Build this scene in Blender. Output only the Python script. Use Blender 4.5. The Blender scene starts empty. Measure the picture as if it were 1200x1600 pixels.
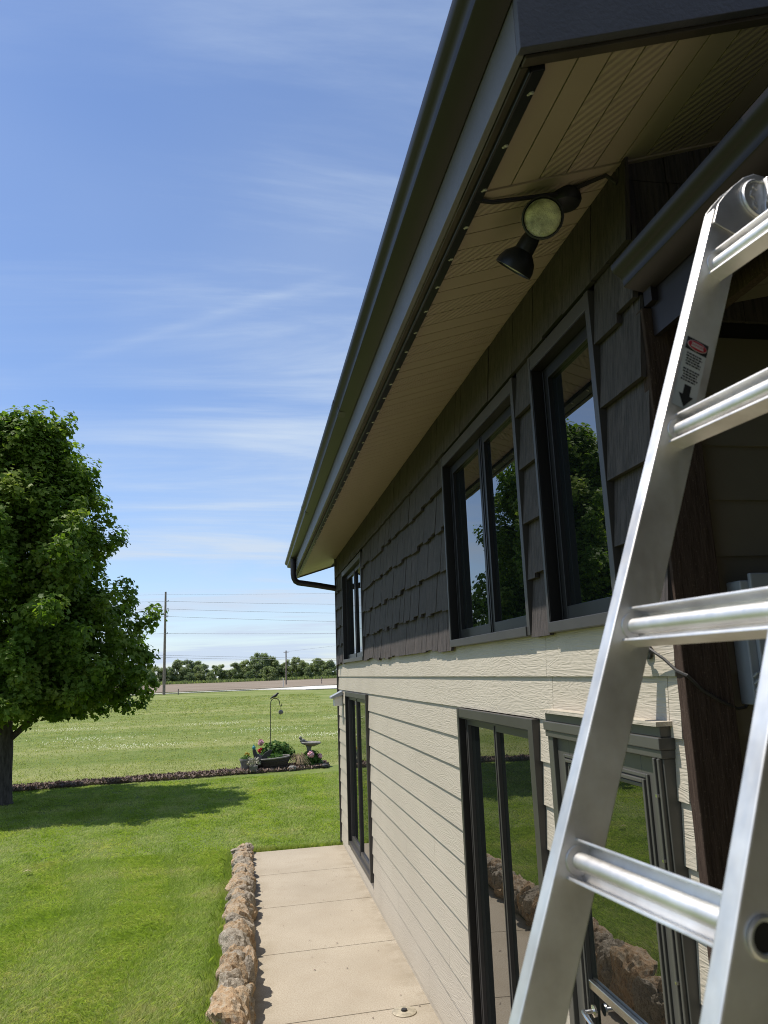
import bpy, bmesh, math, random
import numpy as np
from mathutils import Vector, Matrix, noise
random.seed(7); rng = np.random.default_rng(7)
S = bpy.context.scene
COL = S.collection

# ------------------------------------------------------------------ camera
RIGHT = Vector((0.98532571, -0.16615011, -0.03908181))
def setup_camera():
    f = 1182.3; c = np.array([600., 800.]); a = np.array([392.1, 1057.1]) - c
    rho = math.atan(.03586); u = np.array([-math.sin(rho), -math.cos(rho)])
    v2 = u * (-f * f / (a @ u))
    Y = np.array([a[0], a[1], f]); Y /= np.linalg.norm(Y)
    Z = np.array([v2[0], v2[1], f]); Z /= np.linalg.norm(Z)
    X = np.cross(Y, Z); X = X if X[0] > 0 else -X
    R = np.stack([X, Y, Z], 1)                       # world axes -> (right, down, forward)
    M = Matrix((( R[0,0], -R[1,0], -R[2,0], -1.23),
                ( R[0,1], -R[1,1], -R[2,1], 0.0),
                ( R[0,2], -R[1,2], -R[2,2], 2.291), (0, 0, 0, 1)))
    cd = bpy.data.cameras.new('camera'); cam = bpy.data.objects.new('camera', cd); COL.objects.link(cam)
    cam.matrix_world = M
    cd.sensor_fit = 'AUTO'; cd.sensor_width = 36; cd.lens = f / 1600 * 36
    cd.clip_start = .02; cd.clip_end = 6000
    cd.dof.use_dof = True; cd.dof.focus_distance = 6.5; cd.dof.aperture_fstop = 9.0
    S.camera = cam
setup_camera()

# ------------------------------------------------------------------ sky + sun
SUN_TO = Vector((-.473, .16, 1)).normalized()
EL = math.asin(SUN_TO.z); AZ = math.atan2(SUN_TO.x, SUN_TO.y)
CONTRAIL = (.33605, .43251, -.83666)
w = bpy.data.worlds.new('World'); S.world = w; w.use_nodes = True
nt = w.node_tree; nt.nodes.clear()
def N(t, **k):
    n = nt.nodes.new(t)
    for a, b in k.items(): setattr(n, a, b)
    return n
out = N('ShaderNodeOutputWorld'); bg = N('ShaderNodeBackground'); bg.inputs[1].default_value = .128
sky = N('ShaderNodeTexSky', sky_type='NISHITA', sun_disc=False)
sky.sun_elevation = EL; sky.sun_rotation = AZ; sky.air_density = 1.0; sky.dust_density = .25; sky.ozone_density = 1.6
tc = N('ShaderNodeTexCoord'); sep = N('ShaderNodeSeparateXYZ'); nt.links.new(tc.outputs['Generated'], sep.inputs[0])
def M_(op, a, b=None, clamp=False):
    m = N('ShaderNodeMath', operation=op, use_clamp=clamp)
    for i, v in enumerate((a, b)):
        if v is None: continue
        if isinstance(v, (int, float)): m.inputs[i].default_value = v
        else: nt.links.new(v, m.inputs[i])
    return m.outputs[0]
zz = M_('ADD', M_('MAXIMUM', sep.outputs[2], 0.0), .12)
px_ = M_('DIVIDE', sep.outputs[0], zz); py_ = M_('DIVIDE', sep.outputs[1], zz)
cmb = N('ShaderNodeCombineXYZ'); nt.links.new(px_, cmb.inputs[0]); nt.links.new(py_, cmb.inputs[1])
mp = N('ShaderNodeMapping'); mp.inputs['Rotation'].default_value = (0, 0, .55); mp.inputs['Scale'].default_value = (.35, 1.5, 1)
nt.links.new(cmb.outputs[0], mp.inputs[0])
n1 = N('ShaderNodeTexNoise'); n1.inputs['Scale'].default_value = 1.1; n1.inputs['Detail'].default_value = 9; n1.inputs['Roughness'].default_value = .62; n1.inputs['Distortion'].default_value = .5
nt.links.new(mp.outputs[0], n1.inputs[0])
n2 = N('ShaderNodeTexNoise'); n2.inputs['Scale'].default_value = .55; n2.inputs['Detail'].default_value = 3
nt.links.new(cmb.outputs[0], n2.inputs[0])
def RAMP(src, lo, hi):
    r = N('ShaderNodeMapRange', interpolation_type='SMOOTHSTEP'); r.inputs[1].default_value = lo; r.inputs[2].default_value = hi
    nt.links.new(src, r.inputs[0]); return r.outputs[0]
wisp = M_('MULTIPLY', RAMP(n1.outputs[0], .42, .72), RAMP(n2.outputs[0], .31, .58))
cb3 = N('ShaderNodeVectorMath', operation='DOT_PRODUCT'); nt.links.new(tc.outputs['Generated'], cb3.inputs[0]); cb3.inputs[1].default_value = CONTRAIL
wob = M_('ADD', M_('ABSOLUTE', M_('ADD', cb3.outputs['Value'], M_('MULTIPLY', M_('SUBTRACT', n1.outputs[0], .5), .035))), M_('MULTIPLY', M_('SUBTRACT', .62, n1.outputs[0]), .012))
streak = M_('MULTIPLY', M_('MULTIPLY', RAMP(wob, .014, .0), RAMP(n1.outputs[0], .30, .60)), M_('MULTIPLY', RAMP(sep.outputs[0], -.30, -.10), RAMP(sep.outputs[0], .17, .05)))
veil = M_('MULTIPLY', RAMP(n2.outputs[0], .3, .8), .42)
lowc = M_('MULTIPLY', M_('ADD', M_('MULTIPLY', RAMP(n1.outputs[0], .36, .62), .75), .25), RAMP(sep.outputs[2], .34, .0))
cl = M_('ADD', M_('ADD', M_('ADD', M_('MULTIPLY', wisp, .9), M_('MULTIPLY', streak, .2)), M_('MULTIPLY', veil, 1.0)), M_('MULTIPLY', lowc, .5), True)
mx = N('ShaderNodeMix', data_type='RGBA'); nt.links.new(cl, mx.inputs[0]); tint = N('ShaderNodeMix', data_type='RGBA', blend_type='MULTIPLY'); tint.inputs[0].default_value = 1; nt.links.new(sky.outputs[0], tint.inputs[6]); tint.inputs[7].default_value = (.90, .97, 1.13, 1); nt.links.new(tint.outputs[2], mx.inputs[6])
mx.inputs[7].default_value = (4.3, 5.1, 6.2, 1)
nt.links.new(mx.outputs[2], bg.inputs[0]); nt.links.new(bg.outputs[0], out.inputs[0])

sd = bpy.data.lights.new('sun', 'SUN'); sd.energy = 5.0; sd.angle = math.radians(.53); sd.color = (1, .945, .86)
so = bpy.data.objects.new('sun', sd); COL.objects.link(so); so.location = (-20, 10, 40)
so.rotation_euler = (-SUN_TO).to_track_quat('-Z', 'Y').to_euler()
S.view_settings.view_transform = 'Standard'; S.view_settings.look = 'None'
S.view_settings.exposure = 0.18; S.view_settings.gamma = 1; S.view_settings.use_curve_mapping = False
S.cycles.filter_width = 1.0; S.cycles.use_denoising = True; S.cycles.denoiser = 'OPENIMAGEDENOISE'; S.cycles.denoising_input_passes = 'RGB_ALBEDO_NORMAL'; S.cycles.denoising_prefilter = 'NONE'; S.cycles.use_adaptive_sampling = False; S.cycles.sample_clamp_indirect = 2.5; S.cycles.blur_glossy = .5; S.cycles.max_bounces = 8; S.cycles.diffuse_bounces = 4; S.cycles.glossy_bounces = 4; S.cycles.caustics_reflective = False

# ------------------------------------------------------------------ materials
class Mat:
    def __init__(s, name):
        s.m = bpy.data.materials.new(name); s.m.use_nodes = True; s.t = s.m.node_tree
        s.b = s.t.nodes['Principled BSDF']
    def n(s, t, **k):
        x = s.t.nodes.new(t)
        for a, b in k.items(): setattr(x, a, b)
        return x
    def l(s, a, b): s.t.links.new(a, b)
    def coord(s, scale=(1, 1, 1), rot=(0, 0, 0), rand=True, kind='Object'):
        tc = s.n('ShaderNodeTexCoord'); mp = s.n('ShaderNodeMapping'); mp.inputs['Scale'].default_value = scale; mp.inputs['Rotation'].default_value = rot
        s.l(tc.outputs[kind], mp.inputs[0])
        if rand:
            oi = s.n('ShaderNodeObjectInfo'); v = s.n('ShaderNodeVectorMath', operation='SCALE'); v.inputs[0].default_value = (37, 53, 29)
            s.l(oi.outputs['Random'], v.inputs[3]); s.l(v.outputs[0], mp.inputs['Location'])
        return mp.outputs[0]
    def noise(s, vec, scale, detail=4, rough=.55, dist=0):
        x = s.n('ShaderNodeTexNoise'); x.inputs['Scale'].default_value = scale; x.inputs['Detail'].default_value = detail
        x.inputs['Roughness'].default_value = rough; x.inputs['Distortion'].default_value = dist
        s.l(vec, x.inputs[0]); return x.outputs[0]
    def ramp(s, src, stops):
        r = s.n('ShaderNodeValToRGB'); e = r.color_ramp.elements
        while len(e) < len(stops): e.new(.5)
        for el, (p, c) in zip(e, stops): el.position = p; el.color = (*c, 1) if len(c) == 3 else c
        s.l(src, r.inputs[0]); return r.outputs[0]
    def mix(s, f, a, b, mode='MIX'):
        m = s.n('ShaderNodeMix', data_type='RGBA', blend_type=mode)
        for i, v in ((0, f), (6, a), (7, b)):
            if isinstance(v, (int, float)): m.inputs[i].default_value = v
            elif isinstance(v, tuple): m.inputs[i].default_value = (*v, 1)
            else: s.l(v, m.inputs[i])
        return m.outputs[2]
    def math(s, op, a, b=0.):
        m = s.n('ShaderNodeMath', operation=op)
        for i, v in enumerate((a, b)):
            if isinstance(v, (int, float)): m.inputs[i].default_value = v
            else: s.l(v, m.inputs[i])
        return m.outputs[0]
    def base(s, v, rough=.6, metal=0, spec=.5):
        if isinstance(v, tuple): s.b.inputs['Base Color'].default_value = (*v, 1)
        else: s.l(v, s.b.inputs['Base Color'])
        if isinstance(rough, (int, float)): s.b.inputs['Roughness'].default_value = rough
        else: s.l(rough, s.b.inputs['Roughness'])
        s.b.inputs['Metallic'].default_value = metal; s.b.inputs['Specular IOR Level'].default_value = spec
    def bump(s, h, strength=.5, dist=.01):
        b = s.n('ShaderNodeBump'); b.inputs['Strength'].default_value = strength; b.inputs['Distance'].default_value = dist
        s.l(h, b.inputs['Height']); s.l(b.outputs[0], s.b.inputs['Normal'])
    def objrand(s): return s.n('ShaderNodeObjectInfo').outputs['Random']

def simple(name, col, rough=.5, metal=0, var=.25, scale=6, bump=0, spec=.5):
    m = Mat(name); v = m.coord(); f = m.noise(v, scale, 5)
    lo = tuple(c * (1 - var) for c in col); hi = tuple(min(1, c * (1 + var)) for c in col)
    m.base(m.ramp(f, [(.3, lo), (.7, hi)]), rough, metal, spec)
    if bump: m.bump(m.noise(v, scale * 12, 3), bump, .004)
    return m.m

def mk_siding():
    m = Mat('painted_siding')
    v = m.coord((1, .16, 1)); f = m.noise(v, 9, 3, .5, .6)
    rings = m.math('FRACT', m.math('MULTIPLY', f, 15.0))
    ridge = m.math('PINGPONG', m.math('MULTIPLY', f, 21.0), .5)
    v2 = m.coord((1, .05, 1)); fine = m.noise(v2, 140, 3, .6)
    h = m.math('ADD', m.math('MULTIPLY', ridge, .75), m.math('MULTIPLY', fine, 1.1))
    v3 = m.coord(rand=False); dirt = m.noise(v3, 1.6, 5)
    tone = m.ramp(dirt, [(.3, (.43, .382, .308)), (.7, (.475, .425, .345))])
    tone = m.mix(m.math('MULTIPLY', m.objrand(), .16), tone, (.365, .32, .255))
    m.base(tone, .62, 0, .35); m.bump(h, .7, .0035); return m.m
def mk_shingle():
    m = Mat('charcoal_shingle')
    v = m.coord((1, 1, .06)); f = m.noise(v, 95, 4, .65); v2 = m.coord((1, 1, .12)); g = m.noise(v2, 22, 3)
    c = m.ramp(g, [(.25, (.058, .047, .044)), (.75, (.100, .083, .077))])
    c = m.mix(m.math('MULTIPLY', m.objrand(), .45), c, (.056, .048, .047))
    c = m.mix(m.ramp(f, [(.36, (.7,) * 3), (.56, (0,) * 3)]), c, (.022, .020, .019))
    m.base(c, .78, 0, .3); m.bump(f, 1.0, .006); return m.m
def mk_soffit(vent):
    m = Mat('tan_vented_soffit' if vent else 'tan_soffit'); v = m.coord(rand=False)
    f = m.noise(v, 3, 4)
    m.base(m.ramp(f, [(.3, (.365, .29, .222)), (.7, (.405, .325, .25))]), .5, 0, .4)
    if vent:
        wv = m.n('ShaderNodeTexWave', wave_type='BANDS', bands_direction='DIAGONAL'); wv.inputs['Scale'].default_value = 26 / 2
        m.l(v, wv.inputs[0]); m.bump(wv.outputs['Fac'], .9, .003)
    return m.m
def mk_alu():
    m = Mat('brushed_aluminium'); v = m.coord((6, 6, .6), rand=False); f = m.noise(v, 14, 6, .6)
    v2 = m.coord(rand=False); g = m.noise(v2, 9, 5, .6)
    m.base(m.ramp(g, [(.3, (.60, .575, .545)), (.5, (.74, .725, .70)), (.68, (.84, .835, .82))]), m.ramp(f, [(.3, (.46,) * 3), (.7, (.56,) * 3)]), 1.0)
    return m.m
def mk_concrete():
    m = Mat('broom_concrete'); v = m.coord(rand=False); a = m.noise(v, 1.3, 5); b = m.noise(v, 95, 4, .75); st = m.noise(v, 5, 6, .65)
    c = m.ramp(a, [(.3, (.35, .302, .232)), (.7, (.425, .372, .292))])
    c = m.mix(m.ramp(b, [(.38, (0.7,) * 3), (.56, (0,) * 3)]), c, (.25, .20, .14))
    c = m.mix(m.ramp(st, [(.5, (0,) * 3), (.75, (.4,) * 3)]), c, (.30, .245, .175))
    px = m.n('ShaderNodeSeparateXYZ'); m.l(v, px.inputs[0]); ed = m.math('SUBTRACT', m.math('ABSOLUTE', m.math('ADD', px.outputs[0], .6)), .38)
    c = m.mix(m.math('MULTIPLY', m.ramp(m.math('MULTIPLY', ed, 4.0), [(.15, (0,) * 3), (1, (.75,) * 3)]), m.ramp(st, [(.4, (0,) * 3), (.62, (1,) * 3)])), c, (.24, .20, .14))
    m.base(c, .85, 0, .25); m.bump(b, .35, .003); return m.m
def mk_stone(tan_only=False):
    m = Mat('tan_field_stone' if tan_only else 'field_stone'); v = m.coord(); a = m.noise(v, 5, 6, .6); b = m.noise(v, 16, 8, .7); c2 = m.noise(v, 60, 4, .7)
    tan = m.ramp(a, [(.25, (.30, .19, .11)), (.42, (.48, .32, .18)), (.58, (.53, .42, .29)), (.75, (.44, .39, .31))])
    gry = m.ramp(a, [(.25, (.24, .20, .15)), (.5, (.42, .36, .28)), (.75, (.55, .49, .40))])
    c = tan if tan_only else m.mix(m.ramp(m.objrand(), [(.35, (0,) * 3), (.65, (1,) * 3)]), tan, gry)
    c = m.mix(m.ramp(b, [(.5, (0,) * 3), (.68, (.1 if tan_only else .55,) * 3)]), c, (.58, .54, .46))
    c = m.mix(m.ramp(b, [(.32, (.95,) * 3), (.47, (0,) * 3)]), c, (.11, .068, .04))
    c = m.mix(.25, c, m.ramp(c2, [(.3, (.12,) * 3), (.7, (.5, .46, .4))]), 'OVERLAY')
    m.base(c, .9, 0, .2); h = m.math('ADD', m.math('MULTIPLY', b, 1.4), m.math('MULTIPLY', c2, .5)); m.bump(h, .9, .012); return m.m
def mk_glass():
    m = Mat('window_glass'); v = m.coord(rand=False); f = m.noise(v, 2.2, 2)
    m.base((.006, .008, .008), 0.0); m.b.inputs['IOR'].default_value = 3.2; m.bump(f, .02, .02); return m.m
def mk_leaf(name, cols, trans=.35, vary=False):
    m = Mat(name); v = m.coord(rand=False); f = m.noise(v, 1.1, 4, .6); g = m.noise(v, 23, 2)
    c = m.ramp(m.math('ADD', m.math('MULTIPLY', f, .6), m.math('MULTIPLY', g, .4)), [(.35, cols[0]), (.5, cols[1]), (.68, cols[2])])
    if vary: c = m.mix(m.ramp(m.objrand(), [(0, (0,) * 3), (1, (.75,) * 3)]), c, m.mix(m.ramp(m.objrand(), [(.45, (0,) * 3), (.5, (1,) * 3)]), (.31, .33, .16), (.14, .18, .11)))
    m.base(c, .55, 0, .22); tr = m.n('ShaderNodeBsdfTranslucent'); br = m.mix(1.0, c, (1.35, 1.5, .7), 'MULTIPLY'); m.l(br, tr.inputs[0])
    ms = m.n('ShaderNodeMixShader'); ms.inputs[0].default_value = trans
    m.l(m.b.outputs[0], ms.inputs[1]); m.l(tr.outputs[0], ms.inputs[2]); m.l(ms.outputs[0], m.t.nodes['Material Output'].inputs[0]); return m.m
def mk_bark():
    m = Mat('tree_bark'); v = m.coord((1, 1, .2), rand=False); f = m.noise(v, 26, 5, .65)
    m.base(m.ramp(f, [(.3, (.035, .03, .026)), (.7, (.12, .105, .09))]), .9, 0, .2); m.bump(f, 1, .02); return m.m
def mk_lawn():
    m = Mat('lawn_turf'); v = m.coord(rand=False); a = m.noise(v, .5, 5, .6); b = m.noise(v, 5, 5, .65)
    vs = m.coord((1, .22, 1), (0, 0, .32), rand=False); s = m.noise(vs, 1.3, 3)
    f = m.math('ADD', m.math('ADD', m.math('MULTIPLY', a, .4), m.math('MULTIPLY', b, .35)), m.math('MULTIPLY', s, .25))
    c = m.ramp(f, [(.36, (.11, .155, .04)), (.5, (.15, .195, .05)), (.62, (.19, .22, .07)), (.72, (.25, .25, .11))])
    m.base(c, .9, 0, .1); m.bump(m.noise(v, 60, 4, .7), .8, .03); return m.m
def mk_field():
    m = Mat('mown_field'); v = m.coord(rand=False); a = m.noise(v, .12, 6, .62); b = m.noise(v, 1.4, 5, .7); c3 = m.noise(v, 14, 4, .75)
    vs = m.coord((.06, 1, 1), (0, 0, .06), rand=False); s = m.noise(vs, .32, 4, .6)
    f = m.math('ADD', m.math('ADD', m.math('MULTIPLY', a, .25), m.math('MULTIPLY', b, .25)), m.math('ADD', m.math('MULTIPLY', s, .3), m.math('MULTIPLY', c3, .2)))
    c = m.ramp(f, [(.40, (.10, .145, .034)), (.48, (.15, .185, .052)), (.55, (.22, .235, .09)), (.64, (.31, .30, .145))])
    m.base(c, .95, 0, .08); m.bump(c3, .6, .05); return m.m
def mk_soil():
    m = Mat('ploughed_soil'); v = m.coord(rand=False); a = m.noise(v, .05, 5); vs = m.coord((.02, 1, 1), rand=False); s = m.noise(vs, .5, 3)
    f = m.math('ADD', m.math('MULTIPLY', a, .5), m.math('MULTIPLY', s, .5))
    m.base(m.ramp(f, [(.35, (.17, .135, .10)), (.65, (.26, .215, .165))]), .95, 0, .1); return m.m
def mk_timber():
    m = Mat('rough_brown_timber'); v = m.coord((1, 1, .08), rand=False); f = m.noise(v, 120, 4, .7); g = m.noise(m.coord(rand=False), 160, 2)
    c = m.ramp(f, [(.3, (.03, .018, .013)), (.7, (.075, .05, .038))]); c = m.mix(m.ramp(g, [(.62, (0,) * 3), (.75, (.35,) * 3)]), c, (.2, .15, .11))
    m.base(c, .9, 0, .2); m.bump(f, .9, .006); return m.m

MT = dict(
    siding=mk_siding(), shingle=mk_shingle(), soffit=mk_soffit(False), vent=mk_soffit(True), alu=mk_alu(), concrete=mk_concrete(),
    stone=mk_stone(), tanstone=mk_stone(True), glass=mk_glass(), timber=mk_timber(), bark=mk_bark(), lawn=mk_lawn(), field=mk_field(), soil=mk_soil(),
    trim=simple('bronze_trim', (.048, .044, .041), .42, 0, .12), sash=simple('black_sash', (.014, .013, .013), .35, 0, .15),
    jamb=simple('black_jamb', (.006, .005, .005), .5, 0, .2),
    fascia=simple('slate_fascia', (.115, .107, .112), .5, 0, .12, 5, .25), gutter=simple('dark_gutter', (.017, .013, .015), .4, 0, .15, 3, 0, .35),
    rake=simple('rake_board', (.075, .073, .088), .6, 0, .15, 6, .5), darkbrown=simple('brown_trim', (.06, .048, .036), .6),
    black=simple('black_plastic', (.012, .013, .014), .4, 0, .2), roof=simple('roof_shingle', (.06, .055, .05), .9, 0, .4, 20, .6),
    bulb=simple('clear_bulb', (.45, .44, .41), .2, 0, .15, 40), lens=simple('lamp_glass', (.50, .50, .33), .08, 0, .65, 22, .9),
    rawedge=simple('raw_dark_edge', (.022, .018, .015), .9), shadesiding=simple('shade_darkened_siding', (.125, .108, .080), .65, 0, .1, 3, .3), porchsoffit=simple('shade_darkened_soffit', (.17, .145, .105), .6, 0, .08),  # porch siding and soffit: deep porch shade put into the base colours
    door=simple('bronze_door', (.075, .072, .063), .42, 0, .08), nickel=simple('satin_nickel', (.7, .69, .66), .25, 1),
    greybox=simple('grey_box', (.27, .29, .32), .45, 0, .1), white=simple('white_plastic', (.68, .65, .6), .5, 0, .1),
    mulch=simple('bark_mulch', (.14, .105, .08), .95, 0, .6, 14, .9), chip=simple('mulch_chip', (.20, .145, .115), .95, 0, .5, 30),
    gravel=simple('pale_gravel', (.56, .53, .48), .95, 0, .15, .5), pole=simple('weathered_pole', (.20, .165, .14), .9, 0, .3, 3),
    wire=simple('grey_wire', (.24, .25, .27), .6), pot=simple('grey_pot', (.20, .19, .17), .85, 0, .3, 12, .5),
    basket=simple('dark_basket', (.045, .035, .028), .8, 0, .4, 30, .8), iron=simple('dark_iron', (.03, .028, .027), .55, 0, .3),
    statue=simple('grey_cast_stone', (.20, .19, .175), .9, 0, .35, 14, .6), teal=simple('teal_paint', (.05, .22, .24), .5),
    pink=simple('pink_petal', (.72, .40, .46), .7, 0, .25, 30), red=simple('red_petal', (.55, .03, .03), .6, 0, .2, 30), yellow=simple('yellow_petal', (.6, .42, .06), .7, 0, .2, 30),
    silver=simple('silver_leaf', (.42, .40, .33), .8, 0, .2, 20), straw=simple('dry_straw', (.34, .26, .16), .9, 0, .3, 20),
    clover=simple('white_clover', (.5, .52, .36), .9, 0, .1), redink=simple('red_ink', (.45, .03, .05), .5), blackink=simple('black_ink', (.012, .012, .014), .5), paper=simple('label_film', (.62, .62, .60), .4, 0, .06),
    brass=simple('cleanout_metal', (.38, .33, .24), .6, .3, .3, 30), rope=simple('black_cable', (.02, .017, .016), .6),
    leaf=mk_leaf('maple_leaf', [(.055, .11, .012), (.12, .19, .022), (.30, .34, .07)], .5),
    blade=mk_leaf('grass_blade', [(.185, .265, .04), (.28, .35, .08), (.45, .42, .21)], .45),
    hayblade=mk_leaf('field_blade', [(.18, .22, .06), (.27, .295, .105), (.40, .38, .19)], .42),
    farleaf=mk_leaf('far_leaf', [(.16, .20, .11), (.21, .25, .13), (.26, .30, .15)], .5, True),
    garden=mk_leaf('garden_leaf', [(.03, .075, .012), (.06, .13, .02), (.13, .2, .05)], .3),
)

# ------------------------------------------------------------------ builders
def tag(o, label=None, cat=None, group=None, kind=None):
    if label: o['label'] = label
    if cat: o['category'] = cat
    if group: o['group'] = group
    if kind: o['kind'] = kind
    return o
def root(name, loc, label=None, cat=None, group=None, kind=None):
    o = bpy.data.objects.new(name, None); COL.objects.link(o); o.location = loc; o.empty_display_size = .1
    return tag(o, label, cat, group, kind)
class MB:
    def __init__(s): s.v = []; s.f = []; s.mi = []; s.cur = 0
    def add(s, vs, fs):
        k = len(s.v); s.v += [tuple(v) for v in vs]; s.f += [tuple(i + k for i in f) for f in fs]; s.mi += [s.cur] * len(fs); return s
    def box(s, x0, x1, y0, y1, z0, z1):
        return s.hexa([(x0,y0,z0),(x1,y0,z0),(x1,y1,z0),(x0,y1,z0),(x0,y0,z1),(x1,y0,z1),(x1,y1,z1),(x0,y1,z1)])
    def hexa(s, p): return s.add(p, [(0,3,2,1),(4,5,6,7),(0,1,5,4),(1,2,6,5),(2,3,7,6),(3,0,4,7)])
    def prism(s, prof, fn, t0, t1):                 # closed profile [(a,b)], fn(a,b,t) -> xyz
        n = len(prof); vs = [fn(a, b, t0) for a, b in prof] + [fn(a, b, t1) for a, b in prof]
        return s.add(vs, [tuple(range(n))[::-1], tuple(range(n, 2 * n))] + [(i, (i + 1) % n, n + (i + 1) % n, n + i) for i in range(n)])
    def tube(s, pts, r, n=8, cap=True):
        pts = [Vector(p) for p in pts]; rr = r if isinstance(r, (list, tuple)) else [r] * len(pts); vs = []; up = Vector((0.123, .31, .95))
        for i, p in enumerate(pts):
            t = (pts[min(i + 1, len(pts) - 1)] - pts[max(i - 1, 0)]).normalized()
            a = t.cross(up)
            if a.length < .05: a = t.cross(Vector((1, 0, 0)))
            a.normalize(); b = t.cross(a)
            for k in range(n):
                an = 2 * math.pi * k / n; vs.append(p + (a * math.cos(an) + b * math.sin(an)) * rr[i])
        fs = [(i * n + k, i * n + (k + 1) % n, (i + 1) * n + (k + 1) % n, (i + 1) * n + k) for i in range(len(pts) - 1) for k in range(n)]
        if cap: fs += [tuple(range(n))[::-1], tuple(range((len(pts) - 1) * n, len(pts) * n))]
        return s.add(vs, fs)
    def lathe(s, prof, o, ax=(0, 0, 1), n=20):      # prof [(r,h)]
        o = Vector(o); ax = Vector(ax).normalized(); a = ax.orthogonal().normalized(); b = ax.cross(a); vs = []
        for r, h in prof:
            for k in range(n):
                an = 2 * math.pi * k / n; vs.append(o + ax * h + (a * math.cos(an) + b * math.sin(an)) * r)
        m = len(prof); fs = [(i * n + k, i * n + (k + 1) % n, (i + 1) * n + (k + 1) % n, (i + 1) * n + k) for i in range(m - 1) for k in range(n)]
        fs += [tuple(range(n))[::-1], tuple(range((m - 1) * n, m * n))]
        return s.add(vs, fs)
    def blob(s, c, r, sub=2, seed=0, amp=.2, fr=2):
        bm = bmesh.new(); bmesh.ops.create_icosphere(bm, subdivisions=sub, radius=1)
        r = (r, r, r) if isinstance(r, (int, float)) else r; off = Vector((seed * 7.3, seed * 3.1, seed * 1.7)); vs = []
        for v in bm.verts:
            q = v.co * (1 + amp * noise.noise(v.co * fr + off)); vs.append((c[0] + q.x * r[0], c[1] + q.y * r[1], c[2] + q.z * r[2]))
        fs = [tuple(v.index for v in f.verts) for f in bm.faces]; bm.free(); return s.add(vs, fs)
    def build(s, name, mat, parent=None, label=None, smooth=False, bevel=0, kind=None, origin=None):
        org = Vector(parent.get('_o', (0, 0, 0))) if parent is not None and origin is None else Vector(origin or (0, 0, 0))
        me = bpy.data.meshes.new(name); me.from_pydata([tuple(Vector(v) - org) for v in s.v], [], s.f)
        for m in (mat if isinstance(mat, (list, tuple)) else [mat]): me.materials.append(m)
        if isinstance(mat, (list, tuple)): me.polygons.foreach_set('material_index', s.mi)
        bm = bmesh.new(); bm.from_mesh(me); bmesh.ops.recalc_face_normals(bm, faces=bm.faces)
        if bevel: bmesh.ops.bevel(bm, geom=[e for e in bm.edges if len(e.link_faces) == 2 and e.calc_face_angle(0) > .5], offset=bevel, segments=2, affect='EDGES', profile=.5)
        bm.to_mesh(me); bm.free()
        if smooth:
            me.polygons.foreach_set('use_smooth', [True] * len(me.polygons))
            try: me.set_sharp_from_angle(angle=math.radians(38))
            except Exception: pass
        o = bpy.data.objects.new(name, me); COL.objects.link(o)
        if parent is not None: o.parent = parent; o['_o'] = tuple(org)
        elif origin: o.location = origin; o['_o'] = tuple(origin)
        else: o['_o'] = (0, 0, 0)
        return tag(o, label, None, None, kind)
def thing(name, loc, label, cat, group=None, kind=None):
    o = root(name, loc, label, cat, group, kind); o['_o'] = tuple(loc); return o
def inst(src, name, parent, offset=(0, 0, 0), mat=None):
    o = src.copy(); o.name = name; COL.objects.link(o)
    if parent is not None: o.parent = parent
    o.location = Vector(src.location) + Vector(offset); return o
def cards(name, verts, faces, mat, parent=None, smooth=False):   # numpy arrays: verts (n,3), faces (m,k)
    me = bpy.data.meshes.new(name); n, (m, k) = len(verts), faces.shape
    me.vertices.add(n); me.vertices.foreach_set('co', np.asarray(verts, np.float32).ravel())
    me.loops.add(m * k); me.loops.foreach_set('vertex_index', faces.astype(np.int32).ravel())
    me.polygons.add(m); me.polygons.foreach_set('loop_start', np.arange(0, m * k, k, dtype=np.int32)); me.polygons.foreach_set('loop_total', np.full(m, k, np.int32))
    me.update(); me.materials.append(mat)
    if smooth: me.polygons.foreach_set('use_smooth', [True] * m)
    o = bpy.data.objects.new(name, me); COL.objects.link(o)
    if parent is not None: o.parent = parent
    return o

# ================================================================== GROUND
def lawn_h(x, y):
    s = np.clip((11.2 - y) / 6.5, 0, 1); s = s * s * (3 - 2 * s)
    e = np.clip((-1.38 - x) / .12, 0, 1)
    return -.025 + .235 * s * e
def grid(name, xs, ys, hf, mat, kind='structure'):
    X, Y = np.meshgrid(xs, ys); Z = hf(X, Y); v = np.stack([X, Y, Z], -1).reshape(-1, 3); nx, ny = len(xs), len(ys)
    i = (np.arange(ny - 1)[:, None] * nx + np.arange(nx - 1)[None]).ravel()
    f = np.stack([i, i + 1, i + nx + 1, i + nx], 1); o = cards(name, v, f, mat, smooth=True); o['kind'] = kind; return o
grid('lawn', np.concatenate([[-60, -30, -15, -9, -6, -4, -3, -2.4, -2, -1.7, -1.5, -1.38, -1.26], [0, 2, 6, 14, 40]]), np.concatenate([[-40, -10], np.linspace(-2, 12, 57), [14, 17, 20.4]]), lawn_h, MT['lawn'])
grid('field', np.concatenate([np.linspace(-600, -60, 8), np.linspace(-40, 60, 21), np.linspace(80, 700, 8)]), np.concatenate([np.linspace(19.2, 140, 60), [200, 400, 900, 3000]]),
     lambda x, y: -.035 + .05 * np.sin(x * .21 + 1) * np.sin(y * .11) * np.clip((y - 30) / 40, 0, 1) * np.clip((150 - y) / 40, 0, 1), MT['field'])
grid('ground', np.array([-3000., 3000]), np.array([-400., 5000]), lambda x, y: x * 0 - .30, MT['soil'])
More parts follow.
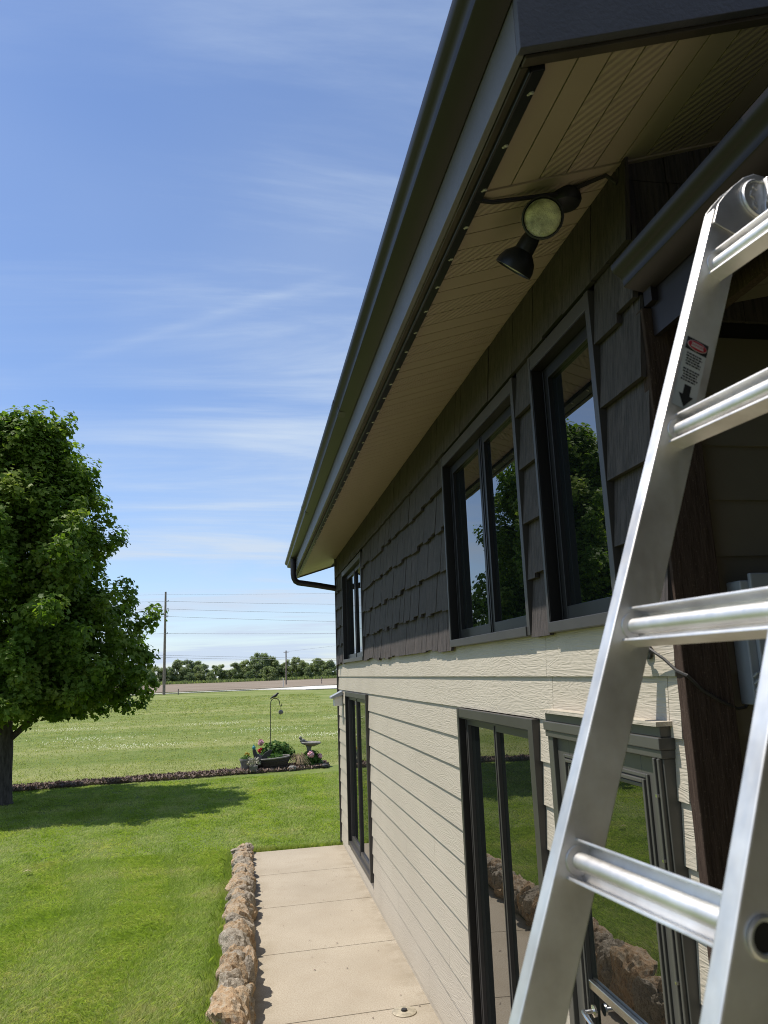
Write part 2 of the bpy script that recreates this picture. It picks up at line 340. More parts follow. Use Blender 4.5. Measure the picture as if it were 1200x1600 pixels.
def sheet(name, pts, z, mat, kind='structure'):
    m = MB(); n = len(pts); m.add([(x, y, z) for x, y in pts] + [(x, y, z - .08) for x, y in pts], [tuple(range(n))] + [(i, n + i, n + (i + 1) % n, (i + 1) % n) for i in range(n)])
    o = m.build(name, mat); o['kind'] = kind; return o
sheet('ploughed_field', [(-400, 132), (0, 146), (14, 160), (60, 168), (500, 175), (500, 372), (-400, 372)], .06, MT['soil'])
sheet('gravel_road', [(-400, 120), (-20, 130), (0, 134), (4, 126), (7, 119), (30, 117), (200, 116), (200, 136), (40, 142), (11, 150), (6, 143), (0, 137), (-20, 132.5), (-400, 122.5)], .10, MT['gravel'])

# mulch bed
def mulch_c(x): return 19.1 + (.19 if x > -6 else .08) * (x + 6) + .08 * math.sin(x * .9)
def mulch_w(x): return .24 + .05 * math.sin(x * 1.7) + (.22 * max(0, 1 - abs(x + .3) / 1.4))
mp_ = [x * .25 for x in range(-80, 4)]
sheet('mulch_bed', [(x, mulch_c(x) - mulch_w(x)) for x in mp_] + [(x, mulch_c(x) + mulch_w(x) + (.6 if x > -1.6 else 0)) for x in reversed(mp_)], .012, MT['mulch'])
n = 9000; x = rng.uniform(-14, .72, n); yc = np.array([mulch_c(a) for a in x]); yw = np.array([mulch_w(a) + .12 for a in x]); y = yc + yw * rng.uniform(-1, 1, n)
L = rng.uniform(.03, .10, n); W = rng.uniform(.012, .03, n); an = rng.uniform(0, 6.28, n); t1 = rng.normal(0, .018, n); t2 = rng.normal(0, .014, n)
dx, dy = np.cos(an), np.sin(an); z0 = .03 + rng.uniform(0, .025, n)
v = np.stack([np.stack([x + sx * dx * L / 2 - sy * dy * W / 2, y + sx * dy * L / 2 + sy * dx * W / 2, z0 + sx * t1 + sy * t2], -1) for sx, sy in ((-1, -1), (1, -1), (1, 1), (-1, 1))], 1)
o = cards('mulch_chips', v.reshape(-1, 3), np.arange(4 * n).reshape(n, 4), MT['chip']); tag(o, 'reddish brown bark chips in the strip between lawn and field', 'mulch', kind='stuff')

# grass blades
def blades(name, P, h, wd, per, spread, mat, lean=.5, label=None, bias=None):
    m = len(P) * per; base = np.repeat(P, per, 0) + np.concatenate([rng.normal(0, spread, (m, 2)), np.zeros((m, 1))], 1)
    hh = np.repeat(h, per) * rng.uniform(.6, 1.15, m); a = rng.uniform(0, 6.28, m); la = rng.uniform(0, 6.28, m); ll = np.abs(rng.normal(0, lean, m)) * hh
    ww = wd * rng.uniform(.7, 1.4, m) if np.isscalar(wd) else np.repeat(wd, per) * rng.uniform(.7, 1.4, m)
    wx, wy = np.cos(a) * ww / 2, np.sin(a) * ww / 2; lx, ly = np.cos(la) * ll, np.sin(la) * ll
    if bias is not None: lx = lx + np.repeat(bias[:, 0], per) * hh; ly = ly + np.repeat(bias[:, 1], per) * hh
    A = base + np.stack([wx, wy, 0 * wx], 1); B = base - np.stack([wx, wy, 0 * wx], 1)
    Mx = base + np.stack([lx * .35, ly * .35, hh * .6], 1)
    T = base + np.stack([lx, ly, hh], 1)
    v = np.stack([A, B, Mx - np.stack([wx, wy, 0 * wx], 1) * .7, T, Mx + np.stack([wx, wy, 0 * wx], 1) * .7], 1)
    f = np.arange(5 * m).reshape(m, 5)
    o = cards(name, v.reshape(-1, 3), f, mat); tag(o, label, 'grass', kind='stuff'); return o
def scatter(n, y0, y1, xl, xr, p=1.0):
    y = y0 + (y1 - y0) * rng.uniform(0, 1, n) ** p; x = xl(y) + (xr(y) - xl(y)) * rng.uniform(0, 1, n); return x, y
# lawn: visible wedge from the frame's left edge to the stone wall, plus the reflected side
x1, y1 = scatter(46000, 4.2, 11.3, lambda y: -1.5 - .32 * y, lambda y: -1.47 + 0 * y, 1.25)
x2, y2 = scatter(27000, 11.25, 19.0, lambda y: -1.6 - .32 * y, lambda y: 1.6 + 0 * y)
x3, y3 = scatter(7000, 4, 18.6, lambda y: -6 - .45 * y, lambda y: -1.5 - .32 * y)
xx = np.concatenate([x1, x2, x3]); yy = np.concatenate([y1, y2, y3]); ok = yy < np.array([mulch_c(a) - mulch_w(a) + .03 for a in xx]); xx, yy = xx[ok], yy[ok]
trk = np.sin(2 * np.pi * (xx + .035 * (yy - 7) ** 2 * (yy < 12) - .02 * yy) / 1.05) + .6 * np.sin(xx * 1.9 + yy * .8) * np.sin(yy * 1.3)
hv = np.array([noise.noise(Vector((a * .9, b * .6, 0))) + .6 * noise.noise(Vector((a * 2.6, b * 2.2, 3))) for a, b in zip(xx, yy)])
P = np.stack([xx, yy, lawn_h(xx, yy)], 1); far = np.clip((yy - 5) / 12, 0, 1)
blades('lawn_grass', P, (.022 + .012 * rng.random(len(P))) * (1 + .55 * np.clip(hv, -.8, .8)), .0032 + .008 * far, 5, .03, MT['blade'], 1.2, 'fresh green lawn grass beside the stone edging', np.stack([.35 * trk, 1.0 * np.tanh(1.6 * trk)], 1))
n = 5200; y1 = rng.uniform(3.6, 11.1, n); x1 = -1.47 + np.abs(rng.normal(0, .045, n)) * rng.choice([-1, .6], n); y2 = 11.03 + np.abs(rng.normal(0, .05, 2600)); x2 = rng.uniform(-1.25, .25, 2600)
x1 = np.concatenate([x1, x2]); y1 = np.concatenate([y1, y2]); Pe = np.stack([x1, y1, lawn_h(np.minimum(x1, -1.5 + 0 * x1) * (y1 < 11) + x1 * (y1 >= 11), y1) - .01], 1)
blades('edge_grass', Pe, .045 + .04 * rng.random(len(Pe)), .004, 4, .02, MT['blade'], .5, 'longer uncut grass growing along the stone edging')
x1, y1 = scatter(17000, 19.5, 95, lambda y: -2 - .34 * y, lambda y: 2.4 + .04 * y, 2.6)
ok = y1 > np.array([mulch_c(a) + mulch_w(a) - .03 for a in x1]); x1, y1 = x1[ok], y1[ok]
blades('field_grass', np.stack([x1, y1, -.02 + 0 * x1], 1), (.022 + .0006 * (y1 - 19)) * (1 + rng.random(len(x1))), .012 + .0006 * (y1 - 19), 4, .12, MT['hayblade'], 1.5, 'yellow green mown grass of the open field')
# clover in two wavy drifts
n = 4200; x1 = rng.uniform(-14, 4, n); drift = rng.integers(0, 3, n); yc = np.choose(drift, [29.5 + .05 * x1 + .5 * np.sin(x1 * .5), 33.5 - .08 * x1 + .8 * np.sin(x1 * .33 + 1), 41 + .9 * np.sin(x1 * .3)])
y1 = yc + rng.normal(0, .6, n) * (1 + .5 * (drift > 0)); keep = rng.random(n) < np.clip(np.sin(x1 * .9 + drift * 2) * .6 + .4, .04, 1); x1, y1 = x1[keep], y1[keep]; n = len(x1); s = rng.uniform(.010, .024, n)
tv = np.array([(1, 0, 0), (-.5, .87, 0), (-.5, -.87, 0), (0, 0, 1.1)]); v = np.stack([x1, y1, .05 + 0 * x1], 1)[:, None] + tv[None] * s[:, None, None]
f = np.array([(0, 1, 3), (1, 2, 3), (2, 0, 3)])[None] + 4 * np.arange(n)[:, None, None]
o = cards('clover_flowers', v.reshape(-1, 3), f.reshape(-1, 3), MT['clover']); tag(o, 'small white clover heads in drifts across the field', 'flowers', kind='stuff')

# ================================================================== PATH
path = root('path', (0, 0, 0), kind='structure'); path['_o'] = (0, 0, 0)
joints = [(-1.2, 11.0), (-1.2, 9.75), (-1.2, 8.44), (-1.2, 7.11), (-1.2, 5.775), (-1.2, 4.45), (-1.2, 3.12), (-1.2, 1.8), (-1.2, .45), (-1.2, -.9), (-1.2, -2.2)]
sk = .06
for (a, ya), (b, yb) in zip(joints, joints[1:]):
    g = .004; m = MB(); x0, x1_ = -1.225, .03
    m.hexa([(x0, yb + g - sk, -.12), (x1_, yb + g + .02, -.12), (x1_, ya - g + .02, -.12), (x0, ya - g - sk, -.12), (x0, yb + g - sk, 0), (x1_, yb + g + .02, 0), (x1_, ya - g + .02, 0), (x0, ya - g - sk, 0)])
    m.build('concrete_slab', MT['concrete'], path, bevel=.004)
MB().box(-1.215, .03, -2.2, 10.9, -.14, -.02).build('slab_bed', MT['mulch'], path)
cp = thing('cleanout_cover', (-.19, 5.70, 0), 'round metal cleanout cover set in the concrete path', 'cover')
MB().lathe([(.001, .001), (.085, .001), (.085, .006), (.078, .010), (.001, .010)], (-.19, 5.70, 0)).build('cover_plate', MT['brass'], cp, smooth=True)
MB().lathe([(.001, .010), (.022, .010), (.02, .022), (.001, .024)], (-.19, 5.70, 0), n=8).build('plug', MT['iron'], cp)

# ================================================================== STONE EDGING
wall = thing('stone_wall', (-1.34, 7, 0), 'low rustic stone edging wall between the lawn and concrete path', 'stone wall')
svar = []
for i in range(12):
    bm = bmesh.new(); bmesh.ops.create_icosphere(bm, subdivisions=4, radius=1); off = Vector((i * 5.1, i * 2.7, i * 9.3))
    rs_ = random.Random(100 + i); pls = []
    for _ in range(15):
        nrm = Vector((rs_.gauss(0, 1), rs_.gauss(0, 1), rs_.gauss(0, 1))).normalized(); pls.append((nrm, rs_.uniform(.66, .98)))
    for v in bm.verts:
        d = v.co.normalized(); e = d + .10 * Vector((noise.noise(d * 2.5 + off), noise.noise(d * 2.5 - off), noise.noise(d * 2.5 + off * 2)))
        k = min([1.12] + [h / max(.05, e.dot(nr)) for nr, h in pls])
        k += .07 * noise.noise(d * 3.1 + off) + .055 * noise.noise(d * 7 + off) + .045 * noise.noise(d * 14 + off) + .03 * noise.noise(d * 28 + off)
        v.co = d * k
    me = bpy.data.meshes.new('stone'); bm.to_mesh(me); bm.free(); me.materials.append(MT['stone']); svar.append(me)
def stone(c, r, rot=None, var=None):
    o = bpy.data.objects.new('stone', svar[var if var is not None else random.randrange(12)]); COL.objects.link(o); o.parent = wall
    o.location = Vector(c) - Vector(wall['_o']); o.scale = r; o.rotation_euler = rot or (random.uniform(-.25, .25), random.uniform(-.25, .25), random.uniform(-.4, .4) + random.choice((0, math.pi))); return o
y = 10.95
while y > 3.2:
    t = min(1, max(0, (10.9 - y) / 5)); top = .11 + .17 * t
    ly = random.choice((.09, .12, .16, .21)) * random.uniform(.9, 1.15) * (1 + .25 * t); hz = top * random.uniform(.45, .85)
    if not 5.2 < y < 5.75:
        w_ = random.uniform(.10, .145)
        stone((-1.345 + random.uniform(-.02, .02), y - ly * .5, top - hz * .62), (w_, ly * .72, hz))
        if random.random() < .55: stone((-1.26 + random.uniform(-.02, .02), y - ly * random.uniform(0, 1), top * .62), (random.uniform(.05, .08), ly * .6, top * .5))
    for k in range(1 + (t > .3)):
        stone((-1.275 + random.uniform(-.02, .015), y - ly * random.uniform(0, 1), .05 + .1 * t * random.random()), (random.uniform(.055, .085), random.uniform(.07, .13), random.uniform(.07, .11)))
    y -= ly * .86
big = stone((-1.36, 5.36, .20), (.17, .27, .22), (.15, -.1, .35), 3)
stone((-1.27, 5.42, .08), (.08, .16, .13), None, 5)

for o_ in [big] + [c for c in wall.children if random.random() < .22]:
    o_.data = o_.data.copy(); o_.data.materials[0] = MT['tanstone']

# ================================================================== HOUSE
H = thing('house', (0, 6.5, 0), 'two tone house with charcoal shingles above beige lap siding', 'house')
YE, YN = 11.05, 2.10                                     # wall ends: far, near
def zsof(x): return 3.955 + .31 * x
opens = [(8.24, 10.08, .19, 2.058), (3.255, 4.51, .10, 2.066), (2.165, 3.07, .02, 2.105)]       # lower doors
wins = [(8.33, 10.13, 2.425, 3.625), (3.195, 4.575, 2.425, 3.625), (2.36, 2.985, 2.425, 3.625)]    # upper windows
def spans(z0, z1, holes, a=YN, b=YE):
    segs = [(a, b)]
    for y0, y1, h0, h1 in holes:
        if h1 <= z0 + .012 or h0 >= z1 - .012: continue
        segs = [q for s in segs for q in ((s[0], min(s[1], y0)), (max(s[0], y1), s[1])) if q[1] - q[0] > .015]
    return segs
# inner shell
MB().box(.13, .2, YN + .05, YE - .02, .0, 3.95).build('wall', MT['jamb'], H)
MB().box(.13, 8, YE - .02, YE - .005, 0, 4.0).build('wall', MT['siding'], H)
# siding planks
jo = {0: [3.11], 1: [6.33], 2: [5.0], 3: [7.1], 4: [5.9], 5: [6.9], 6: [], 7: [5.4], 8: [6.4], 9: [7.4], 10: [5.1], 11: [6.85], 12: [5.75, 7.75]}
for k in range(0, 13):
    z0 = 2.248 - .178 * k; z1 = z0 + (.17 if k == 0 else .178)
    if k == 12: z0 = .055
    def plank(p, q, za, zb, g=.0015):
        xa, xb = [.0125 * (t - z0) / (z1 + .022 - z0) for t in (za, zb)]
        m = MB(); m.hexa([(xa, p + g, za), (xa + .011, p + g, za), (xa + .011, q - g, za), (xa, q - g, za), (xb, p + g, zb), (xb + .011, p + g, zb), (xb + .011, q - g, zb), (xb, q - g, zb)]); m.mi[0] = 1; m.build('siding_plank', [MT['siding'], MT['rawedge']], H)
    for a, b in spans(z0, z1, opens):
        cuts = [a] + sorted(c for c in jo.get(k, []) if a + .2 < c < b - .2) + [b]
        for p, q in zip(cuts, cuts[1:]): plank(p, q, z0, z1 + .022)
    for y0, y1, h0, h1 in opens:                          # notched pieces above and below an opening
        if z0 + .012 < h1 < z1 - .012: plank(y0, y1, h1, z1 + .022)
        if z0 + .012 < h0 < z1 - .012: plank(y0, y1, z0, h0)
segs = spans(.1, .2, opens); MB().box(.026, .06, YN, YE, 2.07, 2.44).build('sheathing', MT['jamb'], H)
for a, b in spans(.3, 1.9, opens): MB().box(.026, .06, a, b, .0, 2.068).build('sheathing', MT['jamb'], H)
for a, b in spans(2.6, 3.4, wins): MB().box(.03, .06, a, b, 2.442, 3.63).build('sheathing', MT['jamb'], H)
MB().box(.012, .06, 3.2, YE - .01, .0, .054).build('foundation', MT['siding'], H)
# far corner board
MB().box(-.018, .03, YE + .001, YE + .03, 0.02, 3.95).build('corner_board', MT['trim'], H)
# shingles
for k in range(6):
    z0 = 2.415 + .252 * k if k < 5 else 3.648; z1 = z0 + .252
    if k == 5: z1 = 3.93
    for a, b in spans(z0, z1, [(y0 - .0, y1, h0, h1) for y0, y1, h0, h1 in wins], YN - .035, YE):
        y = a; near = 1.25 if a < 3.2 else 1.0
        while y < b - .001:
            wd = random.choice((.095, .12, .15, .175, .21)) * near
            if b - y - wd < .07: wd = b - y
            dz = random.choice((-.012, 0, 0, .010, .020)) if k < 5 else random.choice((-.004, 0, .004))
            g = .0016; zt = z1 + .03; xo = random.uniform(-.002, .002)
            x0 = -.021 + xo
            m = MB(); zb = z0 + dz
            m.hexa([(x0, y + g, zb), (x0 + .019, y + g, zb), (x0 + .019, y + wd - g, zb), (x0, y + wd - g, zb), (.008 + xo, y + g, zt), (.020 + xo, y + g, zt), (.020 + xo, y + wd - g, zt), (.008 + xo, y + wd - g, zt)])
            m.mi[0] = 1; m.build('shingle', [MT['shingle'], MT['rawedge']], H); y += wd
# ---- windows and patio doors
def window(name, y0, y1, z0, z1, cas, n, sill=True, low=False, label=None):
    f = MB(); cl, cr, ct, cb = cas; X0, X1 = -.026, .075          # cr = near side (small y), cl = far side
    f.box(X0, X1, y0, y0 + cr, z0, z1); f.box(X0, X1, y1 - cl, y1, z0, z1)
    f.box(X0 + .002, X1, y0 + cr, y1 - cl, z1 - ct, z1 - .001); f.box(X0 + (.006 if not sill else -.006), X1, y0 + cr - (.0 if not sill else .0), y1 - cl, z0 - .002, z0 + cb)
    fr = f.build(name, MT['trim'], H, label=label, bevel=.002)
    a, b, c, d = y0 + cr, y1 - cl, z0 + cb, z1 - ct
    j = MB(); t = .006
    j.box(-.022, .074, a + .0005, a + t, c, d); j.box(-.022, .074, b - t, b - .0005, c, d); j.box(-.022, .074, a + t, b - t, d - t, d - .0005)
    j.build('jamb_liner', MT['jamb'], fr)
    a += t; b -= t; d -= t; wsh = (b - a) / n
    for i in range(n):
        p, q = a + i * wsh + .003, a + (i + 1) * wsh - .003; s = MB(); st = .036 if low else .052; xs0, xs1 = (.028, .066) if not low else ((.016, .05) if i else (.002, .036))
        s.box(xs0, xs1, p, p + st, c + .002, d - .002); s.box(xs0, xs1, q - st, q, c + .002, d - .002); s.box(xs0, xs1, p + st, q - st, d - .002 - st, d - .002); s.box(xs0, xs1, p + st, q - st, c + .002, c + .002 + st * (1.6 if low else 1.1))
        s.box(xs0 - .005, xs0, p + .006, p + .016, c + .01, d - .01); s.box(xs0 - .005, xs0, q - .016, q - .006, c + .01, d - .01)
        s.build('sash', MT['trim' if low else 'sash'], fr, bevel=.0015)
        xg = xs0 + .020
        MB().box(xg, xg + .006, p + st - .004, q - st + .004, c + .004 + st, d - st).build('pane', MT['glass'], fr)
    return fr
window('window', *wins[0], (.022, .035, .06, .04), 2, label='farthest upper casement window near the downspout')
window('window', *wins[1], (.022, .035, .06, .04), 2, label='double casement window in the middle of the shingled wall')
window('window', *wins[2], (.022, .035, .06, .04), 1, label='single casement window nearest the ladder')
window('patio_door', *opens[0], (.035, .05, .055, .05), 2, False, True, 'far sliding patio door below the farthest window')
window('patio_door', *opens[1], (.035, .06, .05, .06), 2, False, True, 'sliding patio door left of the storm door')
# ---- storm door
y0, y1, z0, z1 = opens[2]; f = MB()
f.box(-.03, .07, y0, y0 + .055, z0, z1 - .095); f.box(-.03, .07, y1 - .05, y1, z0, z1 - .095)
f.box(-.038, .07, y0 - .004, y1 + .004, z1 - .095, z1 - .070); f.box(-.044, .07, y0 - .007, y1 + .007, z1 - .070, z1 - .034); f.box(-.034, .07, y0 - .003, y1 + .003, z1 - .034, z1 - .002)
f.box(-.043, -.03, y0 + .008, y0 + .02, z0, z1 - .095); f.box(-.043, -.03, y0 + .034, y0 + .046, z0, z1 - .095)
dr = f.build('storm_door', MT['door'], H, label='bronze storm door with glass panel and lever handle', bevel=.003)
MB().box(-.050, .02, y0 - .014, y1 + .014, z1 - .0015, z1 + .012).build('drip_cap', MT['siding'], dr)
a, b, d = y0 + .058, y1 - .053, z1 - .1; s = MB(); st = .115
s.box(-.012, .03, a, a + st, .05, d); s.box(-.012, .03, b - st, b, .05, d); s.box(-.012, .03, a + st, b - st, d - .10, d); s.box(-.012, .03, a + st, b - st, .05, .22)
for i, (off, xo) in enumerate(((0, -.020), (.016, -.026), (.032, -.018))):     # stepped moulding round the glass
    s.box(xo, -.012, a + st - .046 + off, a + st - .034 + off, .22, d - .10 + .046 - off); s.box(xo, -.012, b - st + .034 - off, b - st + .046 - off, .22, d - .10 + .046 - off)
    s.box(xo, -.012, a + st - .034 + off, b - st + .034 - off, d - .1 + .034 - off, d - .1 + .046 - off)
s.build('door_leaf', MT['door'], dr, bevel=.002)
MB().box(.004, .010, a + st - .004, b - st + .004, .22, d - .1).build('pane', MT['glass'], dr)
MB().box(-.012, .004, a + st, b - st, 1.135, 1.165).build('mid_rail', MT['nickel'], dr, bevel=.003)
yh = 2.80; hd = MB(); hd.lathe([(.001, 0), (.02, 0), (.02, .008), (.008, .012), (.008, .045), (.001, .045)], (-.012, yh + .06, 1.075), (-1, 0, 0), 14); hd.tube([(-.055, yh + .065, 1.075), (-.06, yh + .03, 1.073), (-.058, yh - .02, 1.062), (-.056, yh - .06, 1.060)], [.009, .0085, .008, .007], 8)
hd.build('handle', MT['nickel'], dr, smooth=True)
for zh in (1.90, 1.72, 1.55, 1.40, 1.2, .9): MB().box(-.05, -.030, y0 + .024, y0 + .032, zh, zh + .008).build('hinge_pin', MT['nickel'], dr)
# ---- corner post and porch wall
MB().box(.0, .15, 2.052, 2.096, 0, 3.40).build('corner_post', MT['timber'], H, bevel=.003)
for k in range(-5, 13):
    z0 = 2.248 - .178 * k
    MB().hexa([(.152, 2.100, z0), (3.2, 2.100, z0), (3.2, 2.112, z0), (.152, 2.112, z0), (.152, 2.1125, z0 + .2), (3.2, 2.1125, z0 + .2), (3.2, 2.124, z0 + .2), (.152, 2.124, z0 + .2)]).build('siding_plank', MT['shadesiding'], H)  # porch wall planks, colour darkened to stand in for shade
MB().box(.021, 4, 2.126, 2.15, 0, 5.1).build('wall', MT['jamb'], H)
gm = MB()
for k in range(9):                                       # dark shingles of the gable above the porch roof
    x = -.0
    while x < 3.2:
        wd = random.uniform(.1, .22); zt = min(3.40 + .252 * (k + 1) - .003, zsof(x + wd))
        if zt > 3.40 + .252 * k: gm.box(x + .002, x + wd - .002, 2.108 - random.uniform(0, .004), 2.124, 3.40 + .252 * k, zt)
        x += wd
gm.build('gable_shingles', MT['shingle'], H, kind='stuff')
# ---- soffit boards across (slope .31)
def board_mesh(name, y0, y1, x0, x1, mat):
    m = MB(); t = .012
    m.hexa([(x0, y0, zsof(x0)), (x1, y0, zsof(x1)), (x1, y1, zsof(x1)), (x0, y1, zsof(x0)), (x0, y0, zsof(x0) + t), (x1, y0, zsof(x1) + t), (x1, y1, zsof(x1) + t), (x0, y1, zsof(x0) + t)])
    return m.build(name, mat, H)
pw = .1065; protos = [board_mesh('soffit_board', 2.135, 2.135 + pw - .005, -.565, .02, MT[k]) for k in ('vent', 'soffit')]
nb = int((11.86 - 2.135) / pw)
for i in range(1, nb + 1):
    if i == 2: inst(protos[1], 'soffit_board', H, (0, pw * 2 , 0)); continue
    inst(protos[0] if i % 4 in (0, 3) else protos[1], 'soffit_board', H, (0, pw * i, 0))
protos[1].location = (0, pw * (nb + 1), 0)
for i in range(36):                                      # boards along the eave in the gable overhang
    x0 = -.49 + .0985 * i; board_mesh('soffit_board', 1.522, 2.088, x0, x0 + .0935, MT['vent' if i % 4 in (2, 3) else 'soffit'])
m = MB(); m.hexa([(-.49, 2.09, zsof(-.49) - .006), (3.2, 2.09, zsof(3.2) - .006), (3.2, 2.133, zsof(3.2) - .006), (-.49, 2.133, zsof(-.49) - .006), (-.49, 2.09, zsof(-.49) + .012), (3.2, 2.09, zsof(3.2) + .012), (3.2, 2.133, zsof(3.2) + .012), (-.49, 2.133, zsof(-.49) + .012)]); m.build('soffit_strip', MT['soffit'], H)
def slab(name, x0, x1, y0, y1, dz0, dz1, mat):
    m = MB(); m.hexa([(x0, y0, zsof(x0) + dz0), (x1, y0, zsof(x1) + dz0), (x1, y1, zsof(x1) + dz0), (x0, y1, zsof(x0) + dz0), (x0, y0, zsof(x0) + dz1), (x1, y0, zsof(x1) + dz1), (x1, y1, zsof(x1) + dz1), (x0, y1, zsof(x0) + dz1)]); return m.build(name, mat, H, bevel=.002)
slab('soffit_backing', -.57, 3.6, 1.53, 11.88, .014, .03, MT['jamb'])
rf = slab('roof', -.60, 4.2, 1.47, 11.93, .26, .30, MT['roof'])
m = MB(); m.hexa([(4.2, 1.47, zsof(4.2) + .26), (9, 1.47, zsof(-.6) + .26), (9, 11.93, zsof(-.6) + .26), (4.2, 11.93, zsof(4.2) + .26), (4.2, 1.47, zsof(4.2) + .30), (9, 1.47, zsof(-.6) + .30), (9, 11.93, zsof(-.6) + .30), (4.2, 11.93, zsof(4.2) + .30)]); m.build('roof', MT['roof'], H)
MB().box(-.583, -.563, 1.515, 11.90, 3.776, 4.03).build('fascia', MT['fascia'], H, bevel=.002)
slab('rake_board', -.583, 3.6, 1.487, 1.513, -.004, .235, MT['rake']); slab('rake_board', -.583, 3.6, 11.905, 11.93, -.02, .235, MT['rake'])
slab('rake_trim', -.56, 3.6, 1.515, 1.545, -.014, -.002, MT['darkbrown'])
slab('eave_trim', -.561, -.538, 1.55, 11.88, -.012, -.002, MT['darkbrown'])
slab('rafter_fill', -.56, 3.6, 1.53, 11.88, .04, .255, MT['jamb'])
# gutters
def gutter(y0, y1, xb, zt, mat):
    pr = [(0, 0), (0, -.085), (-.003, -.088), (-.082, -.070), (-.086, -.066), (-.087, -.052), (-.092, -.040), (-.103, -.030), (-.115, -.024), (-.122, -.012), (-.124, .002), (-.120, .006), (-.108, .004), (-.108, .001), (-.118, -.001), (-.116, -.011), (-.110, -.019), (-.098, -.026), (-.087, -.037), (-.082, -.050), (-.080, -.063), (-.004, -.081), (-.003, 0)]
    m = MB(); m.prism(pr, lambda a, b, t: (xb + a, t, zt + b), y0, y1); g = m.build('gutter', mat, H, smooth=True)
    for yy in (y0, y1 - .003):
        e = MB(); e.prism([(-.002, 0), (-.002, -.083), (-.083, -.066), (-.088, -.045), (-.105, -.026), (-.119, -.01), (-.12, 0)], lambda a, b, t: (xb + a, t, zt + b), yy, yy + .0025); e.build('end_cap', mat, g)
    return g
gutter(1.5, 11.92, -.584, 4.018, MT['gutter'])
for yy in (4.62, 7.75, 10.8):
    m = MB(); m.prism([(-.001, -.086), (-.084, -.072), (-.089, -.066), (-.0895, -.05), (-.0945, -.038), (-.105, -.028), (-.117, -.022), (-.1245, -.01), (-.1255, .004), (-.123, .004), (-.12, -.01), (-.11, -.02), (-.09, -.036), (-.086, -.06), (-.082, -.068), (-.002, -.082)], lambda a, b, t: (-.584 + a, t, 4.018 + b), yy, yy + .11); m.build('gutter_seam', MT['gutter'], H)
dsp = MB(); dsp.tube([(-.628, 10.95, 3.94), (-.626, 10.95, 3.72), (-.618, 10.95, 3.66), (-.595, 10.95, 3.615), (-.555, 10.95, 3.592), (-.50, 10.95, 3.584), (-.3, 10.95, 3.553), (.02, 10.95, 3.495)], .042, 12); dsp.build('downspout', MT['gutter'], H, smooth=True)
# porch: gutter, fascia, soffit, roof
gutter(-.99, 2.045, .026, 3.532, MT['gutter'])
MB().box(.027, .047, -.99, 2.045, 3.30, 3.55).build('porch_fascia', MT['gutter'], H)
m = MB()
def zp(x): return 3.352 + .24 * x
for i in range(27):
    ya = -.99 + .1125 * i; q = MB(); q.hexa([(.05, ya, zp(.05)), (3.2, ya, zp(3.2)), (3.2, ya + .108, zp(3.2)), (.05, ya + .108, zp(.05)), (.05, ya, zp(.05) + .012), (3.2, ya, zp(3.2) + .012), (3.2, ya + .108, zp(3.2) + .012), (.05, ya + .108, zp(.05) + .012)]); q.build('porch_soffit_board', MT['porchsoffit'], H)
m = MB(); m.hexa([(0, -.99, 3.55), (3.2, -.99, 4.25), (3.2, 2.04, 4.25), (0, 2.04, 3.55), (0, -.99, 3.58), (3.2, -.99, 4.28), (3.2, 2.04, 4.28), (0, 2.04, 3.58)]); m.build('porch_roof', MT['roof'], H)
MB().box(.115, .145, -.99, 2.04, 3.30, 3.372).build('porch_beam', MT['timber'], H)
MB().box(.005, .115, 2.0, 2.046, 3.40, 3.50).build('post_bracket', MT['gutter'], H)
MB().box(.032, 2.0, -1.0, 2.05, -.12, -.03).build('porch_floor', MT['concrete'], H)

# unseen wing added behind the photographer to shade the porch recess
MB().box(-2.4, 5, -1.12, -1.05, 0, 6.4).build('wall', MT['jamb'], H)  # wall of the added unseen wing
for k in range(35):
    z0 = .06 + .178 * k; mt = 'siding' if z0 < 2.3 else 'shingle'
    MB().hexa([(-2.4, -1.03, z0), (5, -1.03, z0), (5, -1.041, z0), (-2.4, -1.041, z0), (-2.4, -1.043, z0 + .2), (5, -1.043, z0 + .2), (5, -1.049, z0 + .2), (-2.4, -1.049, z0 + .2)]).build('siding_plank' if z0 < 2.3 else 'added_wing_course', MT[mt], H)  # planks and upper courses of the added unseen wing
MB().box(2.0, 2.06, -1.0, 2.1, 0, 4.2).build('wall', MT['shadesiding'], H)  # unseen side wall added to keep light out of the porch

# ================================================================== LIGHTS ON THE EAVE
def light_track(y0, y1, xa, xb, zf, first, name_loc, label):
    t = thing('light_track', name_loc, label, 'light strip'); m = MB()
    m.hexa([(xa, y0, zf(xa) - .026), (xb, y0, zf(xb) - .026), (xb, y1, zf(xb) - .026), (xa, y1, zf(xa) - .026), (xa, y0, zf(xa) - .001), (xb, y0, zf(xb) - .001), (xb, y1, zf(xb) - .001), (xa, y1, zf(xa) - .001)])
    m.box(xa - .006, xa - .001, y0, y1, zf(xa) - .030, zf(xa) - .002)
    m.build('track', MT['black'], t, bevel=.003)
    bb = MB(); c = (xb - .010, first, zf(xb) - .030)
    bb.blob(c, (.009, .006, .006), 1, 1, .5, 3); bb.blob((c[0] - .007, c[1] + .005, c[2] - .002), (.005, .004, .004), 1, 2, .5, 3)
    p = bb.build('bulb', MT['bulb'], t); k = 1
    while first + .2065 * k < y1 - .02: inst(p, 'bulb', t, (0, .2065 * k, 0)); k += 1
    return t
light_track(1.55, 11.85, -.532, -.492, zsof, 1.627, (-.51, 6.5, 3.78), 'long black light track with small clear bulbs under the main eave')
light_track(-.95, 2.02, .062, .10, zp, -.01, (.08, 0, 3.36), 'short black light track with bulbs under the porch eave')

